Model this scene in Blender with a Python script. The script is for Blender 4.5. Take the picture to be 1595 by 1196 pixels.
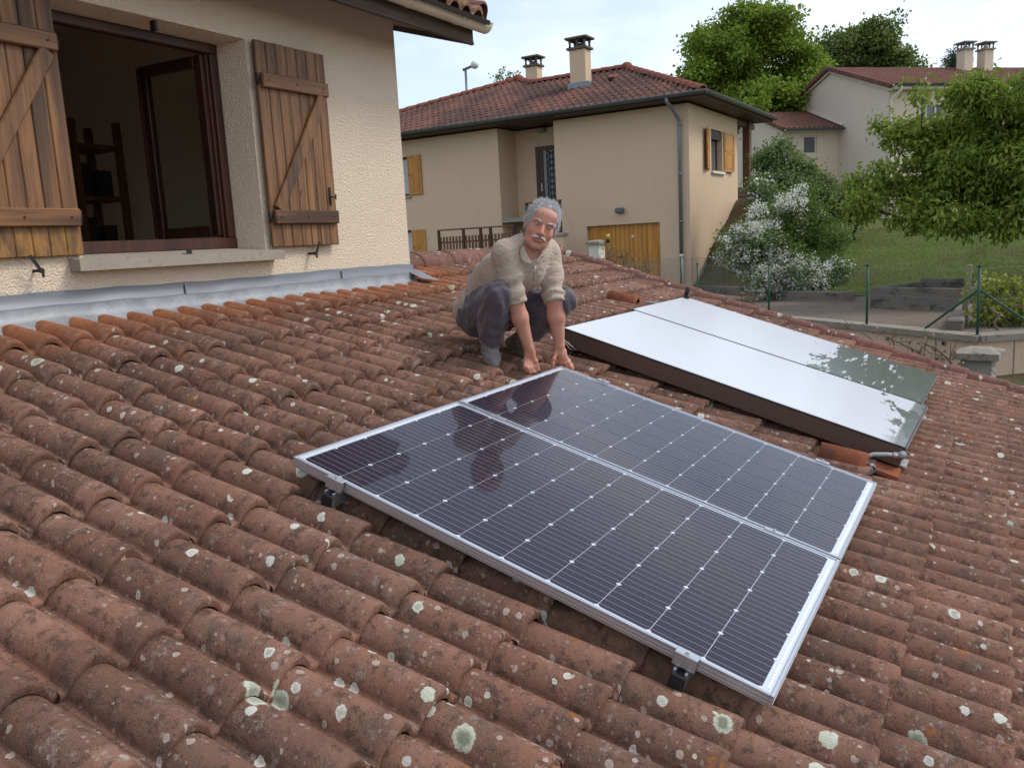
import bpy, bmesh, math, random
import numpy as np
from mathutils import Vector, Matrix
for o in list(bpy.data.objects): bpy.data.objects.remove(o)
scn = bpy.context.scene
col = scn.collection
random.seed(7)
RNG = np.random.default_rng(11)

# ---------------------------------------------------------------- camera
CAM = np.array([0.0, 0.0, 4.0])
R = np.array([[0.49746323, 0.16925543, -0.8508131],
              [-0.8659133, 0.03787062, -0.49875844],
              [-0.05219675, 0.98484436, 0.16539977]])
FPX, PW, PH = 1313.0, 1595, 1196
cam = bpy.data.cameras.new('camera'); camo = bpy.data.objects.new('camera', cam); col.objects.link(camo)
cam.sensor_width = 36.0; cam.lens = FPX / PW * 36.0; cam.clip_start = .05; cam.clip_end = 3000
camo.matrix_world = Matrix([list(R[0]) + [0], list(R[1]) + [0], list(R[2]) + [4.0], [0, 0, 0, 1]])
scn.camera = camo

# ---------------------------------------------------------------- sky, sun, exposure
SUN_AZ, SUN_EL = math.radians(-58), math.radians(48)     # azimuth from +X towards +Y: the light comes from the right
world = bpy.data.worlds.new('World'); scn.world = world; world.use_nodes = True
wn = world.node_tree; wn.nodes.clear()
wo = wn.nodes.new('ShaderNodeOutputWorld'); bg = wn.nodes.new('ShaderNodeBackground')
sky = wn.nodes.new('ShaderNodeTexSky'); sky.sky_type = 'NISHITA'; sky.sun_disc = False
sky.sun_elevation = SUN_EL; sky.sun_rotation = math.pi / 2 - SUN_AZ
sky.air_density = 1.0; sky.dust_density = 1.5; sky.ozone_density = 1.5
tc = wn.nodes.new('ShaderNodeTexCoord'); mp = wn.nodes.new('ShaderNodeMapping'); mp.inputs['Scale'].default_value = (1, 1, 2.6)
nz = wn.nodes.new('ShaderNodeTexNoise'); nz.inputs['Scale'].default_value = 2.1; nz.inputs['Detail'].default_value = 7; nz.inputs['Roughness'].default_value = .55
rp = wn.nodes.new('ShaderNodeValToRGB'); rp.color_ramp.elements[0].position = .45; rp.color_ramp.elements[1].position = .72
rp.color_ramp.elements[0].color = (.30, .30, .30, 1); rp.color_ramp.elements[1].color = (.97, .97, .97, 1)
mx = wn.nodes.new('ShaderNodeMix'); mx.data_type = 'RGBA'
SKY_STRENGTH = .15
mx.inputs['B'].default_value = (6.5, 6.75, 7.05, 1)          # bright overcast cloud, before the strength
wn.links.new(tc.outputs['Generated'], mp.inputs['Vector']); wn.links.new(mp.outputs[0], nz.inputs['Vector'])
wn.links.new(nz.outputs['Fac'], rp.inputs['Fac']); wn.links.new(rp.outputs['Color'], mx.inputs['Factor'])
wn.links.new(sky.outputs['Color'], mx.inputs['A']); wn.links.new(mx.outputs['Result'], bg.inputs['Color'])
bg.inputs['Strength'].default_value = SKY_STRENGTH
wn.links.new(bg.outputs[0], wo.inputs['Surface'])
sd = bpy.data.lights.new('sun', 'SUN'); sd.energy = 1.5; sd.angle = math.radians(18); sd.color = (1, .95, .88)
so = bpy.data.objects.new('sun', sd); col.objects.link(so)
sdir = Vector((math.cos(SUN_EL) * math.cos(SUN_AZ), math.cos(SUN_EL) * math.sin(SUN_AZ), math.sin(SUN_EL)))
so.rotation_euler = sdir.to_track_quat('Z', 'Y').to_euler(); so.location = sdir * 60
vs = scn.view_settings; vs.view_transform = 'Standard'; vs.look = 'None'; vs.gamma = 1; vs.use_curve_mapping = False
vs.exposure = 0.48
scn.cycles.use_denoising = True
scn.cycles.max_bounces = 8; scn.cycles.transparent_max_bounces = 12

# ---------------------------------------------------------------- helpers
def pray(x, y):
    d = np.array([x - PW / 2, -(y - PH / 2), -FPX]); d = R @ d
    return d / np.linalg.norm(d)
AXIS = -R[:, 2]
def at(x, y, D):                       # point seen at a photograph position, at horizontal distance D
    d = pray(x, y); return d / math.hypot(d[0], d[1]) * D + CAM
def at_z(x, y, z): d = pray(x, y); return d * (z - CAM[2]) / d[2] + CAM
def at_y(x, y, Y): d = pray(x, y); return d * Y / d[1] + CAM
def at_d(x, y, dep): d = pray(x, y); return d * dep / (d @ AXIS) + CAM
def proj(P):
    q = R.T @ (np.asarray(P, float) - CAM)
    return np.array([q[0] / -q[2] * FPX + PW / 2, -q[1] / -q[2] * FPX + PH / 2, -q[2]])

def tag(o, label=None, cat=None, group=None, kind=None):
    if label: o['label'] = label
    if cat: o['category'] = cat
    if group: o['group'] = group
    if kind: o['kind'] = kind
    return o
def empty(name, loc=(0, 0, 0), label=None, cat=None, group=None, mat=None):
    o = bpy.data.objects.new(name, None); col.objects.link(o); o.empty_display_size = .1
    if mat is not None: o.matrix_world = mat
    else: o.location = loc
    return tag(o, label, cat, group)
def link(name, me, parent=None, mat=None, local=None):
    o = bpy.data.objects.new(name, me); col.objects.link(o)
    if mat is not None and not me.materials: me.materials.append(mat)
    if parent is not None:
        o.parent = parent
        if local is None:               # geometry given in world space
            o.matrix_parent_inverse = pinv(parent)
        else: o.matrix_basis = local
    elif local is not None: o.matrix_basis = local
    return o
def wmat(o):
    m = o.matrix_basis.copy()
    if o.parent is not None: m = wmat(o.parent) @ o.matrix_parent_inverse @ m
    return m
def pinv(o): return wmat(o).inverted()

class MB:
    def __init__(s): s.v = []; s.f = []; s.sm = []
    def add(s, vs_, fs, smooth=False):
        b = len(s.v); s.v += [tuple(map(float, p)) for p in vs_]
        s.f += [tuple(i + b for i in f) for f in fs]; s.sm += [smooth] * len(fs); return s
    def box(s, c, d, M=None, bev=0.0):
        x, y, z = [k / 2 for k in d]
        if bev > 0:
            b = min(bev, x * .9, y * .9, z * .9); pts = []; F = []
            for sx in (-1, 1):
                for sy in (-1, 1):
                    for sz in (-1, 1):
                        pts += [(sx * x, sy * (y - b), sz * (z - b)), (sx * (x - b), sy * y, sz * (z - b)), (sx * (x - b), sy * (y - b), sz * z)]
            I = lambda sx, sy, sz, k: (((sx + 1) // 2) * 4 + ((sy + 1) // 2) * 2 + (sz + 1) // 2) * 3 + k
            for q in (-1, 1):
                F.append([I(q, -1, -1, 0), I(q, 1, -1, 0), I(q, 1, 1, 0), I(q, -1, 1, 0)][::q])
                F.append([I(-1, q, -1, 1), I(-1, q, 1, 1), I(1, q, 1, 1), I(1, q, -1, 1)][::q])
                F.append([I(-1, -1, q, 2), I(1, -1, q, 2), I(1, 1, q, 2), I(-1, 1, q, 2)][::q])
                for r in (-1, 1):
                    F.append([I(q, r, -1, 0), I(q, r, 1, 0), I(q, r, 1, 1), I(q, r, -1, 1)][::-q * r])
                    F.append([I(q, -1, r, 0), I(q, 1, r, 0), I(q, 1, r, 2), I(q, -1, r, 2)][::q * r])
                    F.append([I(-1, q, r, 1), I(1, q, r, 1), I(1, q, r, 2), I(-1, q, r, 2)][::-q * r])
                    for t in (-1, 1):
                        F.append([I(q, r, t, 0), I(q, r, t, 1), I(q, r, t, 2)][::q * r * t])
        else:
            pts = [(-x, -y, -z), (x, -y, -z), (x, y, -z), (-x, y, -z), (-x, -y, z), (x, -y, z), (x, y, z), (-x, y, z)]
            F = [(3, 2, 1, 0), (4, 5, 6, 7), (0, 1, 5, 4), (1, 2, 6, 5), (2, 3, 7, 6), (3, 0, 4, 7)]
        if M is None: pts = [(p[0] + c[0], p[1] + c[1], p[2] + c[2]) for p in pts]
        else: pts = [tuple((M @ Vector(p)) + Vector(c)) for p in pts]
        return s.add(pts, F)
    def bx(s, x0, x1, y0, y1, z0, z1, bev=0): return s.box(((x0 + x1) / 2, (y0 + y1) / 2, (z0 + z1) / 2), (x1 - x0, y1 - y0, z1 - z0), None, bev)
    def bar(s, a, b, w, h, bev=0, up=(0, 0, 1)):
        a, b = Vector(a), Vector(b); d = b - a; L = d.length; d.normalize(); u = Vector(up)
        sd_ = d.cross(u)
        if sd_.length < 1e-4: sd_ = d.cross(Vector((1, 0, 0)))
        sd_.normalize(); u = sd_.cross(d); M = Matrix((sd_, d, u)).transposed()
        return s.box((a + b) / 2, (w, L, h), M, bev)
    def tube(s, path, r, n=8, cap=True, smooth=True, sq=None):
        path = [Vector(p) for p in path]; k = len(path); rs = r if hasattr(r, '__len__') else [r] * k
        b = len(s.v); ref = None
        for i, p in enumerate(path):
            d = (path[min(i + 1, k - 1)] - path[max(i - 1, 0)])
            d = d.normalized() if d.length > 1e-9 else Vector((0, 0, 1))
            if ref is None:
                ref = d.cross(Vector((0, 0, 1)))
                if ref.length < .05: ref = d.cross(Vector((1, 0, 0)))
            ref = ref - d * ref.dot(d); ref.normalize(); w = d.cross(ref)
            for j in range(n):
                a = 2 * math.pi * j / n
                s.v.append(tuple(p + (ref * math.cos(a) + w * math.sin(a)) * rs[i]))
        for i in range(k - 1):
            for j in range(n):
                j2 = (j + 1) % n
                s.f.append((b + i * n + j, b + (i + 1) * n + j, b + (i + 1) * n + j2, b + i * n + j2)[::-1]); s.sm.append(smooth)
        if cap:
            s.f.append(tuple(b + j for j in range(n))[::-1][::-1]); s.sm.append(False)
            s.f.append(tuple(b + (k - 1) * n + j for j in range(n))[::-1]); s.sm.append(False)
        return s
    def grid(s, rows, smooth=True, flip=False, close=False):
        m, n = len(rows), len(rows[0]); b = len(s.v)
        for r_ in rows: s.v += [tuple(map(float, p)) for p in r_]
        for i in range(m - 1):
            for j in range(n if close else n - 1):
                j2 = (j + 1) % n
                q = (b + i * n + j, b + i * n + j2, b + (i + 1) * n + j2, b + (i + 1) * n + j)
                s.f.append(q[::-1] if flip else q); s.sm.append(smooth)
        return s
    def prism(s, poly, vec):
        n = len(poly); v = Vector(vec); a = [Vector(p) for p in poly]
        return s.add(a + [p + v for p in a], [tuple(range(n))[::-1], tuple(range(n, 2 * n))] + [(i, (i + 1) % n, n + (i + 1) % n, n + i) for i in range(n)])
    def mesh(s, name, mat=None):
        me = bpy.data.meshes.new(name); me.from_pydata(s.v, [], s.f)
        me.polygons.foreach_set('use_smooth', s.sm); me.update()
        if mat is not None: me.materials.append(mat)
        return me
    def build(s, name, mat, parent=None, local=None):
        me = s.mesh(name, mat); bm = bmesh.new(); bm.from_mesh(me); bmesh.ops.recalc_face_normals(bm, faces=bm.faces); bm.to_mesh(me); bm.free()
        return link(name, me, parent, None, local)
def np_mesh(name, V, F, mat=None, smooth=False, tint=None):
    me = bpy.data.meshes.new(name); V = np.asarray(V, np.float32); F = np.asarray(F, np.int32); k = F.shape[1]
    me.vertices.add(len(V)); me.vertices.foreach_set('co', V.ravel())
    me.loops.add(F.size); me.loops.foreach_set('vertex_index', F.ravel())
    me.polygons.add(len(F)); me.polygons.foreach_set('loop_start', np.arange(0, F.size, k, dtype=np.int32))
    me.polygons.foreach_set('loop_total', np.full(len(F), k, np.int32))
    me.polygons.foreach_set('use_smooth', np.full(len(F), smooth, bool))
    me.update(calc_edges=True); me.validate()
    if tint is not None:
        a = me.attributes.new('tint', 'FLOAT', 'POINT'); a.data.foreach_set('value', np.asarray(tint, np.float32))
    if mat is not None: me.materials.append(mat)
    return me

# ---------------------------------------------------------------- material helpers
class NT:
    def __init__(s, name, rough=.6, spec=.4, metal=0.0, color=None):
        s.m = bpy.data.materials.new(name); s.m.use_nodes = True; s.t = s.m.node_tree
        s.b = s.t.nodes['Principled BSDF']; s.out = s.t.nodes['Material Output']
        s.b.inputs['Roughness'].default_value = rough; s.b.inputs['Specular IOR Level'].default_value = spec; s.b.inputs['Metallic'].default_value = metal
        if color: s.b.inputs['Base Color'].default_value = (*color, 1)
    def n(s, t, **k):
        nd = s.t.nodes.new(t)
        for a, v in k.items(): setattr(nd, a, v)
        return nd
    def sv(s, sock, v):
        if isinstance(v, bpy.types.NodeSocket): s.t.links.new(v, sock)
        elif isinstance(v, (tuple, list)) and len(v) == 3 and sock.type == 'RGBA': sock.default_value = (*v, 1)
        else: sock.default_value = v
    def pos(s): return s.n('ShaderNodeNewGeometry').outputs['Position']
    def obj(s): return s.n('ShaderNodeTexCoord').outputs['Object']
    def mapv(s, v, scale=(1, 1, 1), loc=(0, 0, 0), rot=(0, 0, 0)):
        m = s.n('ShaderNodeMapping'); s.sv(m.inputs['Vector'], v); m.inputs['Scale'].default_value = scale; m.inputs['Location'].default_value = loc; m.inputs['Rotation'].default_value = rot
        return m.outputs[0]
    def noise(s, v, scale, detail=3, rough=.55, dist=0.0, out='Fac'):
        q = s.n('ShaderNodeTexNoise'); s.sv(q.inputs['Vector'], v); q.inputs['Scale'].default_value = scale; q.inputs['Detail'].default_value = detail; q.inputs['Roughness'].default_value = rough; q.inputs['Distortion'].default_value = dist
        return q.outputs[out]
    def voro(s, v, scale, feature='F1', rand=1.0):
        q = s.n('ShaderNodeTexVoronoi', feature=feature); s.sv(q.inputs['Vector'], v); q.inputs['Scale'].default_value = scale; q.inputs['Randomness'].default_value = rand
        return q
    def math(s, op, a, b=0.0, c=0.0, clamp=False):
        q = s.n('ShaderNodeMath', operation=op, use_clamp=clamp); s.sv(q.inputs[0], a); s.sv(q.inputs[1], b)
        if op in ('MULTIPLY_ADD', 'COMPARE', 'SMOOTH_MIN', 'WRAP'): s.sv(q.inputs[2], c)
        return q.outputs[0]
    def step(s, x, lo, hi):
        q = s.n('ShaderNodeMapRange', interpolation_type='SMOOTHSTEP'); s.sv(q.inputs[0], x); s.sv(q.inputs[1], lo); s.sv(q.inputs[2], hi)
        return q.outputs[0]
    def mix(s, f, a, b, blend='MIX'):
        q = s.n('ShaderNodeMix', data_type='RGBA', blend_type=blend); s.sv(q.inputs['Factor'], f); s.sv(q.inputs['A'], a); s.sv(q.inputs['B'], b)
        return q.outputs['Result']
    def ramp(s, f, stops):
        q = s.n('ShaderNodeValToRGB'); s.sv(q.inputs['Fac'], f); e = q.color_ramp.elements
        while len(e) < len(stops): e.new(.5)
        for i, (p, c) in enumerate(stops): e[i].position = p; e[i].color = (*c, 1) if len(c) == 3 else c
        return q.outputs['Color']
    def sep(s, v):
        q = s.n('ShaderNodeSeparateXYZ'); s.sv(q.inputs[0], v); return q.outputs
    def comb(s, x, y, z):
        q = s.n('ShaderNodeCombineXYZ'); s.sv(q.inputs[0], x); s.sv(q.inputs[1], y); s.sv(q.inputs[2], z); return q.outputs[0]
    def attr(s, name): return s.n('ShaderNodeAttribute', attribute_name=name).outputs['Fac']
    def bump(s, h, strength=.5, dist=.01, chain=None):
        q = s.n('ShaderNodeBump'); s.sv(q.inputs['Height'], h); q.inputs['Strength'].default_value = strength; q.inputs['Distance'].default_value = dist
        if chain is not None: s.t.links.new(chain, q.inputs['Normal'])
        s.t.links.new(q.outputs[0], s.b.inputs['Normal']); return q.outputs[0]
    def col(s, c): s.sv(s.b.inputs['Base Color'], c); return s
    def rgh(s, c): s.sv(s.b.inputs['Roughness'], c); return s
# ---------------------------------------------------------------- roof frame: local x = along the wall, y = up the slope, z = out of the roof (0 = tops of the rolls)
SL = math.radians(17.287); PA = np.array([1.99155, 2.02912, 3.33447])
NR = np.array([0, -math.sin(SL), math.cos(SL)]); UD = np.array([0, -math.cos(SL), -math.sin(SL)])
_o = np.array([0, PA[1], PA[2]]) - .09 * NR
RM = Matrix([[1, 0, 0, _o[0]], [0, -UD[1], NR[1], _o[1]], [0, -UD[2], NR[2], _o[2]], [0, 0, 0, 1]])
def rl(X, u, h=0.0): return tuple(RM @ Vector((X + PA[0], -u, h)))       # X and u measured from the panel's top corner

def tile_material(name, c0, c1, cdark, lichen=1.0, orange_y=None, scale=1.0, patch=None):
    t = NT(name, .93, .12); p = t.pos(); ps = t.mapv(p, (scale,) * 3)
    big = t.noise(ps, 3.2, 4); med = t.noise(ps, 26, 6, .7); fine = t.noise(ps, 210, 3, .8)
    X, Y, Z = t.sep(p)
    cell = t.comb(t.math('FLOOR', t.math('DIVIDE', t.math('SUBTRACT', X, 1.850), .306)), t.math('FLOOR', t.math('DIVIDE', Y, .2931)), 0.0)
    wn_ = t.n('ShaderNodeTexWhiteNoise', noise_dimensions='3D'); t.sv(wn_.inputs['Vector'], cell); rnd = wn_.outputs['Value']
    base = t.mix(t.step(big, .35, .65), c0, c1)
    base = t.mix(t.math('MULTIPLY', rnd, .7), base, tuple(k * f_ for k, f_ in zip(c0, (.56, .64, .70))))
    base = t.mix(t.math('MULTIPLY', t.step(med, .50, .63), .72), base, cdark)
    gr = t.noise(ps, 9, 5, .65)
    base = t.mix(t.math('MULTIPLY', t.step(gr, .52, .70), .65), base, (.115, .09, .07))
    # worn pinkish aggregate specks
    sp = t.voro(ps, 210); base = t.mix(t.math('MULTIPLY', t.step(sp.outputs['Distance'], .34, .18), t.math('MULTIPLY', t.step(t.sep(sp.outputs['Color'])[0], .45, .8), .6)), base, (.36, .225, .18))
    sp2 = t.voro(ps, 95); base = t.mix(t.math('MULTIPLY', t.step(sp2.outputs['Distance'], .30, .2), t.math('MULTIPLY', t.step(t.sep(sp2.outputs['Color'])[1], .68, .75), .6)), base, (.05, .035, .03))
    if orange_y is not None:
        om = t.math('MULTIPLY', t.step(X, 5.9, 5.2), t.step(t.math('ADD', Y, t.math('MULTIPLY', t.math('SUBTRACT', med, .5), .7)), orange_y - .22, orange_y + .30))
        dk = t.mix(t.step(big, .3, .7), (.42, .16, .065), (.31, .115, .055))
        dk = t.mix(t.math('MULTIPLY', t.step(med, .46, .66), .7), dk, (.155, .08, .055))
        base = t.mix(t.math('MULTIPLY', om, .88), base, dk); keep = t.math('SUBTRACT', 1.0, t.math('MULTIPLY', om, .85))
    else: keep = None
    if patch is not None: base = t.mix(patch(t, p), base, (.045, .04, .042))
    if lichen > 0:
        wob = t.noise(ps, 60, 3, .6, out='Color')
        wv = t.n('ShaderNodeVectorMath', operation='MULTIPLY_ADD'); t.sv(wv.inputs[0], wob); wv.inputs[1].default_value = (.012,) * 3; t.sv(wv.inputs[2], t.comb(t.math('ADD', X, t.attr('arc')), t.math('MULTIPLY', Y, 1.047), Z)); wv = wv.outputs[0]
        rag = t.noise(ps, 130, 4, .7); dens = t.step(t.noise(ps, 1.9, 2), .30, .55)
        for sc, thr, rmax, cc, rim, st in ((4.6, .80, .155, (.52, .54, .43), (.22, .24, .17), 1.0), (8.2, .84, .19, (.60, .61, .52), (.36, .37, .29), 1.0), (13, .88, .24, (.60, .58, .52), (.46, .45, .38), .95), (26, .86, .30, (.50, .43, .375), (.46, .39, .335), .7), (52, .80, .34, (.42, .335, .29), (.40, .31, .27), .45)):
            v = t.voro(wv, sc); v.voronoi_dimensions = '2D'; rr, gg, bb = t.sep(v.outputs['Color'])
            on = t.math('MULTIPLY', t.math('GREATER_THAN', rr, t.math('SUBTRACT', 1.0, t.math('MULTIPLY', dens, 1 - thr))), st * lichen)
            rad = t.math('MULTIPLY_ADD', gg, rmax * .75, rmax * .25)
            e = t.math('ADD', t.math('DIVIDE', v.outputs['Distance'], rad), t.math('MULTIPLY', t.math('SUBTRACT', rag, .5), .65))
            inner = t.mix(t.math('MULTIPLY', t.step(e, .75, .35), bb), cc, rim)
            k = t.math('MULTIPLY', t.step(e, 1.0, .86), on)
            if keep is not None: k = t.math('MULTIPLY', k, keep)
            base = t.mix(k, base, inner)
        # grey crust and rust-orange lichen
        cr = t.math('MULTIPLY', t.step(t.noise(wv, 17, 5, .75), .575, .66), t.math('MULTIPLY', dens, .6 * lichen))
        if keep is not None: cr = t.math('MULTIPLY', cr, keep)
        base = t.mix(cr, base, (.30, .26, .225))
        ov = t.voro(wv, 7.5); oc = t.math('MULTIPLY', t.step(ov.outputs['Distance'], .24, .10), t.math('GREATER_THAN', t.sep(ov.outputs['Color'])[2], .86))
        oc = t.math('MULTIPLY', oc, t.step(t.noise(ps, 75, 3), .42, .58))
        if keep is not None: oc = t.math('MULTIPLY', oc, keep)
        base = t.mix(t.math('MULTIPLY', oc, .75), base, (.36, .13, .02))
    t.col(base)
    h = t.math('MULTIPLY_ADD', fine, .55, t.math('MULTIPLY', med, .9))
    t.bump(h, 1.0, .009)
    return t.m
M_tile = tile_material('weathered_concrete_tile', (.235, .116, .078), (.318, .172, .120), (.068, .047, .038), 1.0, 3.44)
M_tile_new = tile_material('clean_terracotta', (.33, .105, .05), (.27, .085, .045), (.16, .065, .045), 0.0)
M_verge = tile_material('pink_verge_tile', (.25, .112, .085), (.22, .10, .08), (.10, .06, .05), .8)
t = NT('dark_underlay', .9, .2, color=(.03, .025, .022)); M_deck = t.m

M_ridge = tile_material('brown_ridge_tile', (.20, .098, .075), (.24, .12, .09), (.085, .055, .045), .8)
PITCH, EXPO = .153, .307
def prof(x):
    q = abs((x % PITCH) - PITCH / 2) / .062
    return .058 * (1 - q * q) ** .66 if q < 1 else 0.0
XS1 = [0, .007, .0135, .0165, .022, .032, .045, .060, .0765, .093, .108, .121, .131, .1365, .1395, .146]
def tile_mesh(name, seed, L=.375, nseg=9, under=False):
    r = random.Random(seed); mb = MB(); xs = XS1 + [x + PITCH for x in XS1] + [2 * PITCH, 2 * PITCH + .014]
    rows = [[], [], [], [], []]; chip = 0
    for i, x in enumerate(xs):
        z = prof(x) - .058 if i < len(xs) - 1 else prof(x) - .058 - .007; zl = z + .07 * prof(x); zu = z - .10 * prof(x)
        chip = .6 * chip + r.uniform(-.0022, .0022); lip = r.uniform(-.0012, .0012); th = .030
        rows[0].append((x, .004 + chip, zl + .026 - th)); rows[1].append((x, chip, zl + .026 - .010 + lip)); rows[2].append((x, .004 + chip, zl + .0240 + lip)); rows[3].append((x, .022, zl + .0253)); rows[4].append((x, L, zu - .006))
    mb.grid(rows, True)
    arc = [0.0]
    for a, b in zip(rows[4], rows[4][1:]): arc.append(arc[-1] + math.hypot(b[0] - a[0], b[2] - a[2]))
    arc = [a - p_[0] for a, p_ in zip(arc, rows[4])]
    if under: mb.grid([rows[4], [(p[0], p[1], p[2] - .012) for p in rows[4]], [(p[0], p[1] - .2, p[2] - .012) for p in rows[4]]], True)
    me = mb.mesh(name); at_ = me.attributes.new('arc', 'FLOAT', 'POINT'); at_.data.foreach_set('value', np.resize(np.array(arc, np.float32), len(me.vertices))); return me
roof = empty('tiled_roof', label='large low-pitched roof of reddish-brown double-roll tiles speckled with lichen, under the panels', cat='roof', mat=RM)
TV = [tile_mesh('tile', k) for k in range(6)]
TOPV = [tile_mesh('tile', 20 + k, .298, 9, True) for k in range(4)]
for m_ in TV + TOPV: m_.materials.append(M_tile)
X0 = 1.850 - PA[0]; cand = []
for i in range(-8, 21):
    for k in range(-14, 6):
        u = 1.917 + EXPO * k; x = X0 + .306 * i
        if k <= -12 and x + PA[0] < 5.06: continue
        if k < -13 or x > 5.98: continue
        area = 0
        q = [proj(rl(x + a, u - b, 0)) for a, b in ((0, 0), (.306, 0), (.306, .307), (0, .307))]
        inside = sum(1 for c in q if 0 <= c[0] <= PW and 0 <= c[1] <= PH and c[2] > 0)
        if inside and min(c[2] for c in q) > .3:
            area = abs(sum(q[j][0] * q[(j + 1) % 4][1] - q[(j + 1) % 4][0] * q[j][1] for j in range(4))) / 2 * inside / 4
            if .02 < x + .15 < 1.95 and .05 < u - .15 < 1.55: area = 0           # under the solar panels
            if 2.65 < x + .15 < 4.75 and -.2 < u - .15 < 1.6: area = 0           # under the collectors
            if k <= -11 and x + PA[0] < 4.9: area *= 1.5
        if x > 2.2 and x < 3.0 and .95 < u < 1.95 and False: continue
        cand.append((area, i, k, x, u))
cand.sort(key=lambda c: -c[0])
rest = MB(); rest_arc = []
for n_, (area, i, k, x, u) in enumerate(cand):
    rr = random.Random(i * 97 + k); me = TV[rr.randrange(6)] if not (k == -11 and x + PA[0] < 5.0) else TOPV[rr.randrange(4)]
    loc = Matrix.Translation((x + PA[0] + rr.uniform(-.003, .003), -u + rr.uniform(-.008, .008), rr.uniform(-.002, .004))) @ Matrix.Rotation(rr.uniform(-.011, .011), 4, 'Z') @ Matrix.Rotation(rr.uniform(-.010, .010), 4, 'Y')
    if n_ < 300 and area > 0: link('tile', me, roof, None, loc)
    else:
        q_ = np.zeros(len(me.vertices), np.float32); me.attributes['arc'].data.foreach_get('value', q_); rest_arc.append(q_); b = len(rest.v); rest.v += [tuple(loc @ v.co) for v in me.vertices]
        rest.f += [tuple(b + j for j in p.vertices) for p in me.polygons]; rest.sm += [True] * len(me.polygons)
_m = rest.mesh('remaining_tiles', M_tile); _m.attributes.new('arc', 'FLOAT', 'POINT').data.foreach_set('value', np.concatenate(rest_arc))
o = link('remaining_tiles', _m, roof, None, Matrix.Identity(4)); o['kind'] = 'stuff'
# underlay deck
MB().box((3.2, -1.3, -.075), (11.0, 6.9, .02)).build('underlay', M_deck, roof, Matrix.Identity(4))
# wall under the verge and a gable strip, so the roof is a body and not a sheet
t = NT('cream_render', .9, .2); t.col(t.mix(t.noise(t.pos(), 6, 4), (.52, .42, .31), (.46, .37, .27))); M_cream = t.m
# verge tiles down the far edge: each an angled cap lapping the one below
def verge_mesh(seed):
    r = random.Random(seed); mb = MB(); rows = []
    for y, dz in ((0, .014), (.006, .021), (.36, .0)):
        row = []
        for a in np.linspace(-.1, 1.0, 9):
            if a < 0: row.append((-.045, y, -.045 + dz))
            else:
                th = math.pi * .94 * a; row.append((.055 - .062 * math.cos(th), y + r.uniform(-.001, .001), -.022 + .062 * math.sin(th) + dz))
        row.append((.118, y, -.14 + dz)); rows.append(row)
    low = [(p[0], p[1] + .003, p[2] - .014) for p in rows[0]]
    mb.grid([low] + rows, True); return mb.mesh('verge_tile')
VV = [verge_mesh(k) for k in range(3)]
for m_ in VV: m_.materials.append(M_verge)
VX = 5.985 + PA[0]
for k in range(-13, 6):
    u = 1.917 + EXPO * k
    o = link('verge_tile', VV[k % 3], roof, None, Matrix.Translation((VX, -u, .004 + random.uniform(-.002, .002))) @ Matrix.Rotation(random.uniform(-.008, .008), 4, 'Z'))
# ridge tiles behind the corner of the house
ry = 2.135
t_r = NT('x'); bpy.data.materials.remove(t_r.m)
def ridge_mesh():
    mb = MB(); rows = []
    for x, s in ((0, .88), (.004, 1.0), (.05, 1.0), (.052, .99), (.46, .95)):
        rows.append([(x, -.125 * s * math.cos(math.pi * a), -.045 + .110 * s * math.sin(math.pi * a) ** .7) for a in np.linspace(0, 1, 11)])
    mb.grid(rows, True); return mb.mesh('ridge_tile')
RMESH = ridge_mesh(); RMESH.materials.append(M_ridge)
for k in range(7):
    link('ridge_tile', RMESH, roof, None, Matrix.Translation((5.10 + .42 * k, ry, .012 + random.uniform(-.006, .006))) @ Matrix.Rotation(random.uniform(-.02, .02), 4, 'Z') @ Matrix.Rotation(-SL * .0, 4, 'X'))
# far side of the ridge
MB().grid([[(5.09, ry, 0), (8.05, ry, 0)], [(5.09, ry + 2.6, -1.75), (8.05, ry + 2.6, -1.75)]], False).build('far_slope', M_tile, roof, Matrix.Identity(4))

# ---------------------------------------------------------------- lead flashing at the foot of the wall
t = NT('lead_sheet', .55, .5, .35); p = t.pos(); c = t.mix(t.step(t.noise(p, 5, 6, .7), .35, .65), (.185, .195, .208), (.27, .282, .295))
c = t.mix(t.math('MULTIPLY', t.step(t.noise(t.mapv(p, (3, 3, 30)), 9, 4), .58, .7), .5), c, (.12, .125, .13)); t.col(c); t.bump(t.noise(p, 18, 4), .3, .01); M_lead = t.m
mb = MB(); n = 120; rows = [[] for _ in range(9)]
for i in range(n + 1):
    X = .2 + (5.10 - .2) * i / n; w = lambda f, ph: math.sin(X * f + ph)
    top = 3.882 + .004 * w(3, 1) + .002 * w(17, 0)
    pts = [(3.793, top), (3.786, top + .002), (3.784, top - .058 + .002 * w(9, 2)), (3.772, top - .066), (3.770, top - .100 + .003 * w(7, 1)), (3.750, top - .128 + .004 * w(5, 2)), (3.70, 3.716 + .004 * w(6.3, .4) + .003 * w(21, 2)), (3.62, 3.668 + .003 * w(11, 1)), (3.50, 3.625)]
    for j, (y, z) in enumerate(pts): rows[j].append((X, y, z))
fl = empty('lead_flashing', (2.6, 3.78, 3.85), 'dented grey lead flashing between the rendered wall and top tile course', 'flashing')
mb.grid(rows[3:], True).build('lead_apron', M_lead, fl)
t = NT('zinc_cover_strip', .5, .5, .4); p = t.pos(); t.col(t.mix(t.noise(t.mapv(p, (1, 1, 6)), 6, 5, .7), (.125, .135, .155), (.175, .185, .205))); M_cover = t.m
MB().grid(rows[:4], True).build('cover_strip', M_cover, fl)
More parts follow.
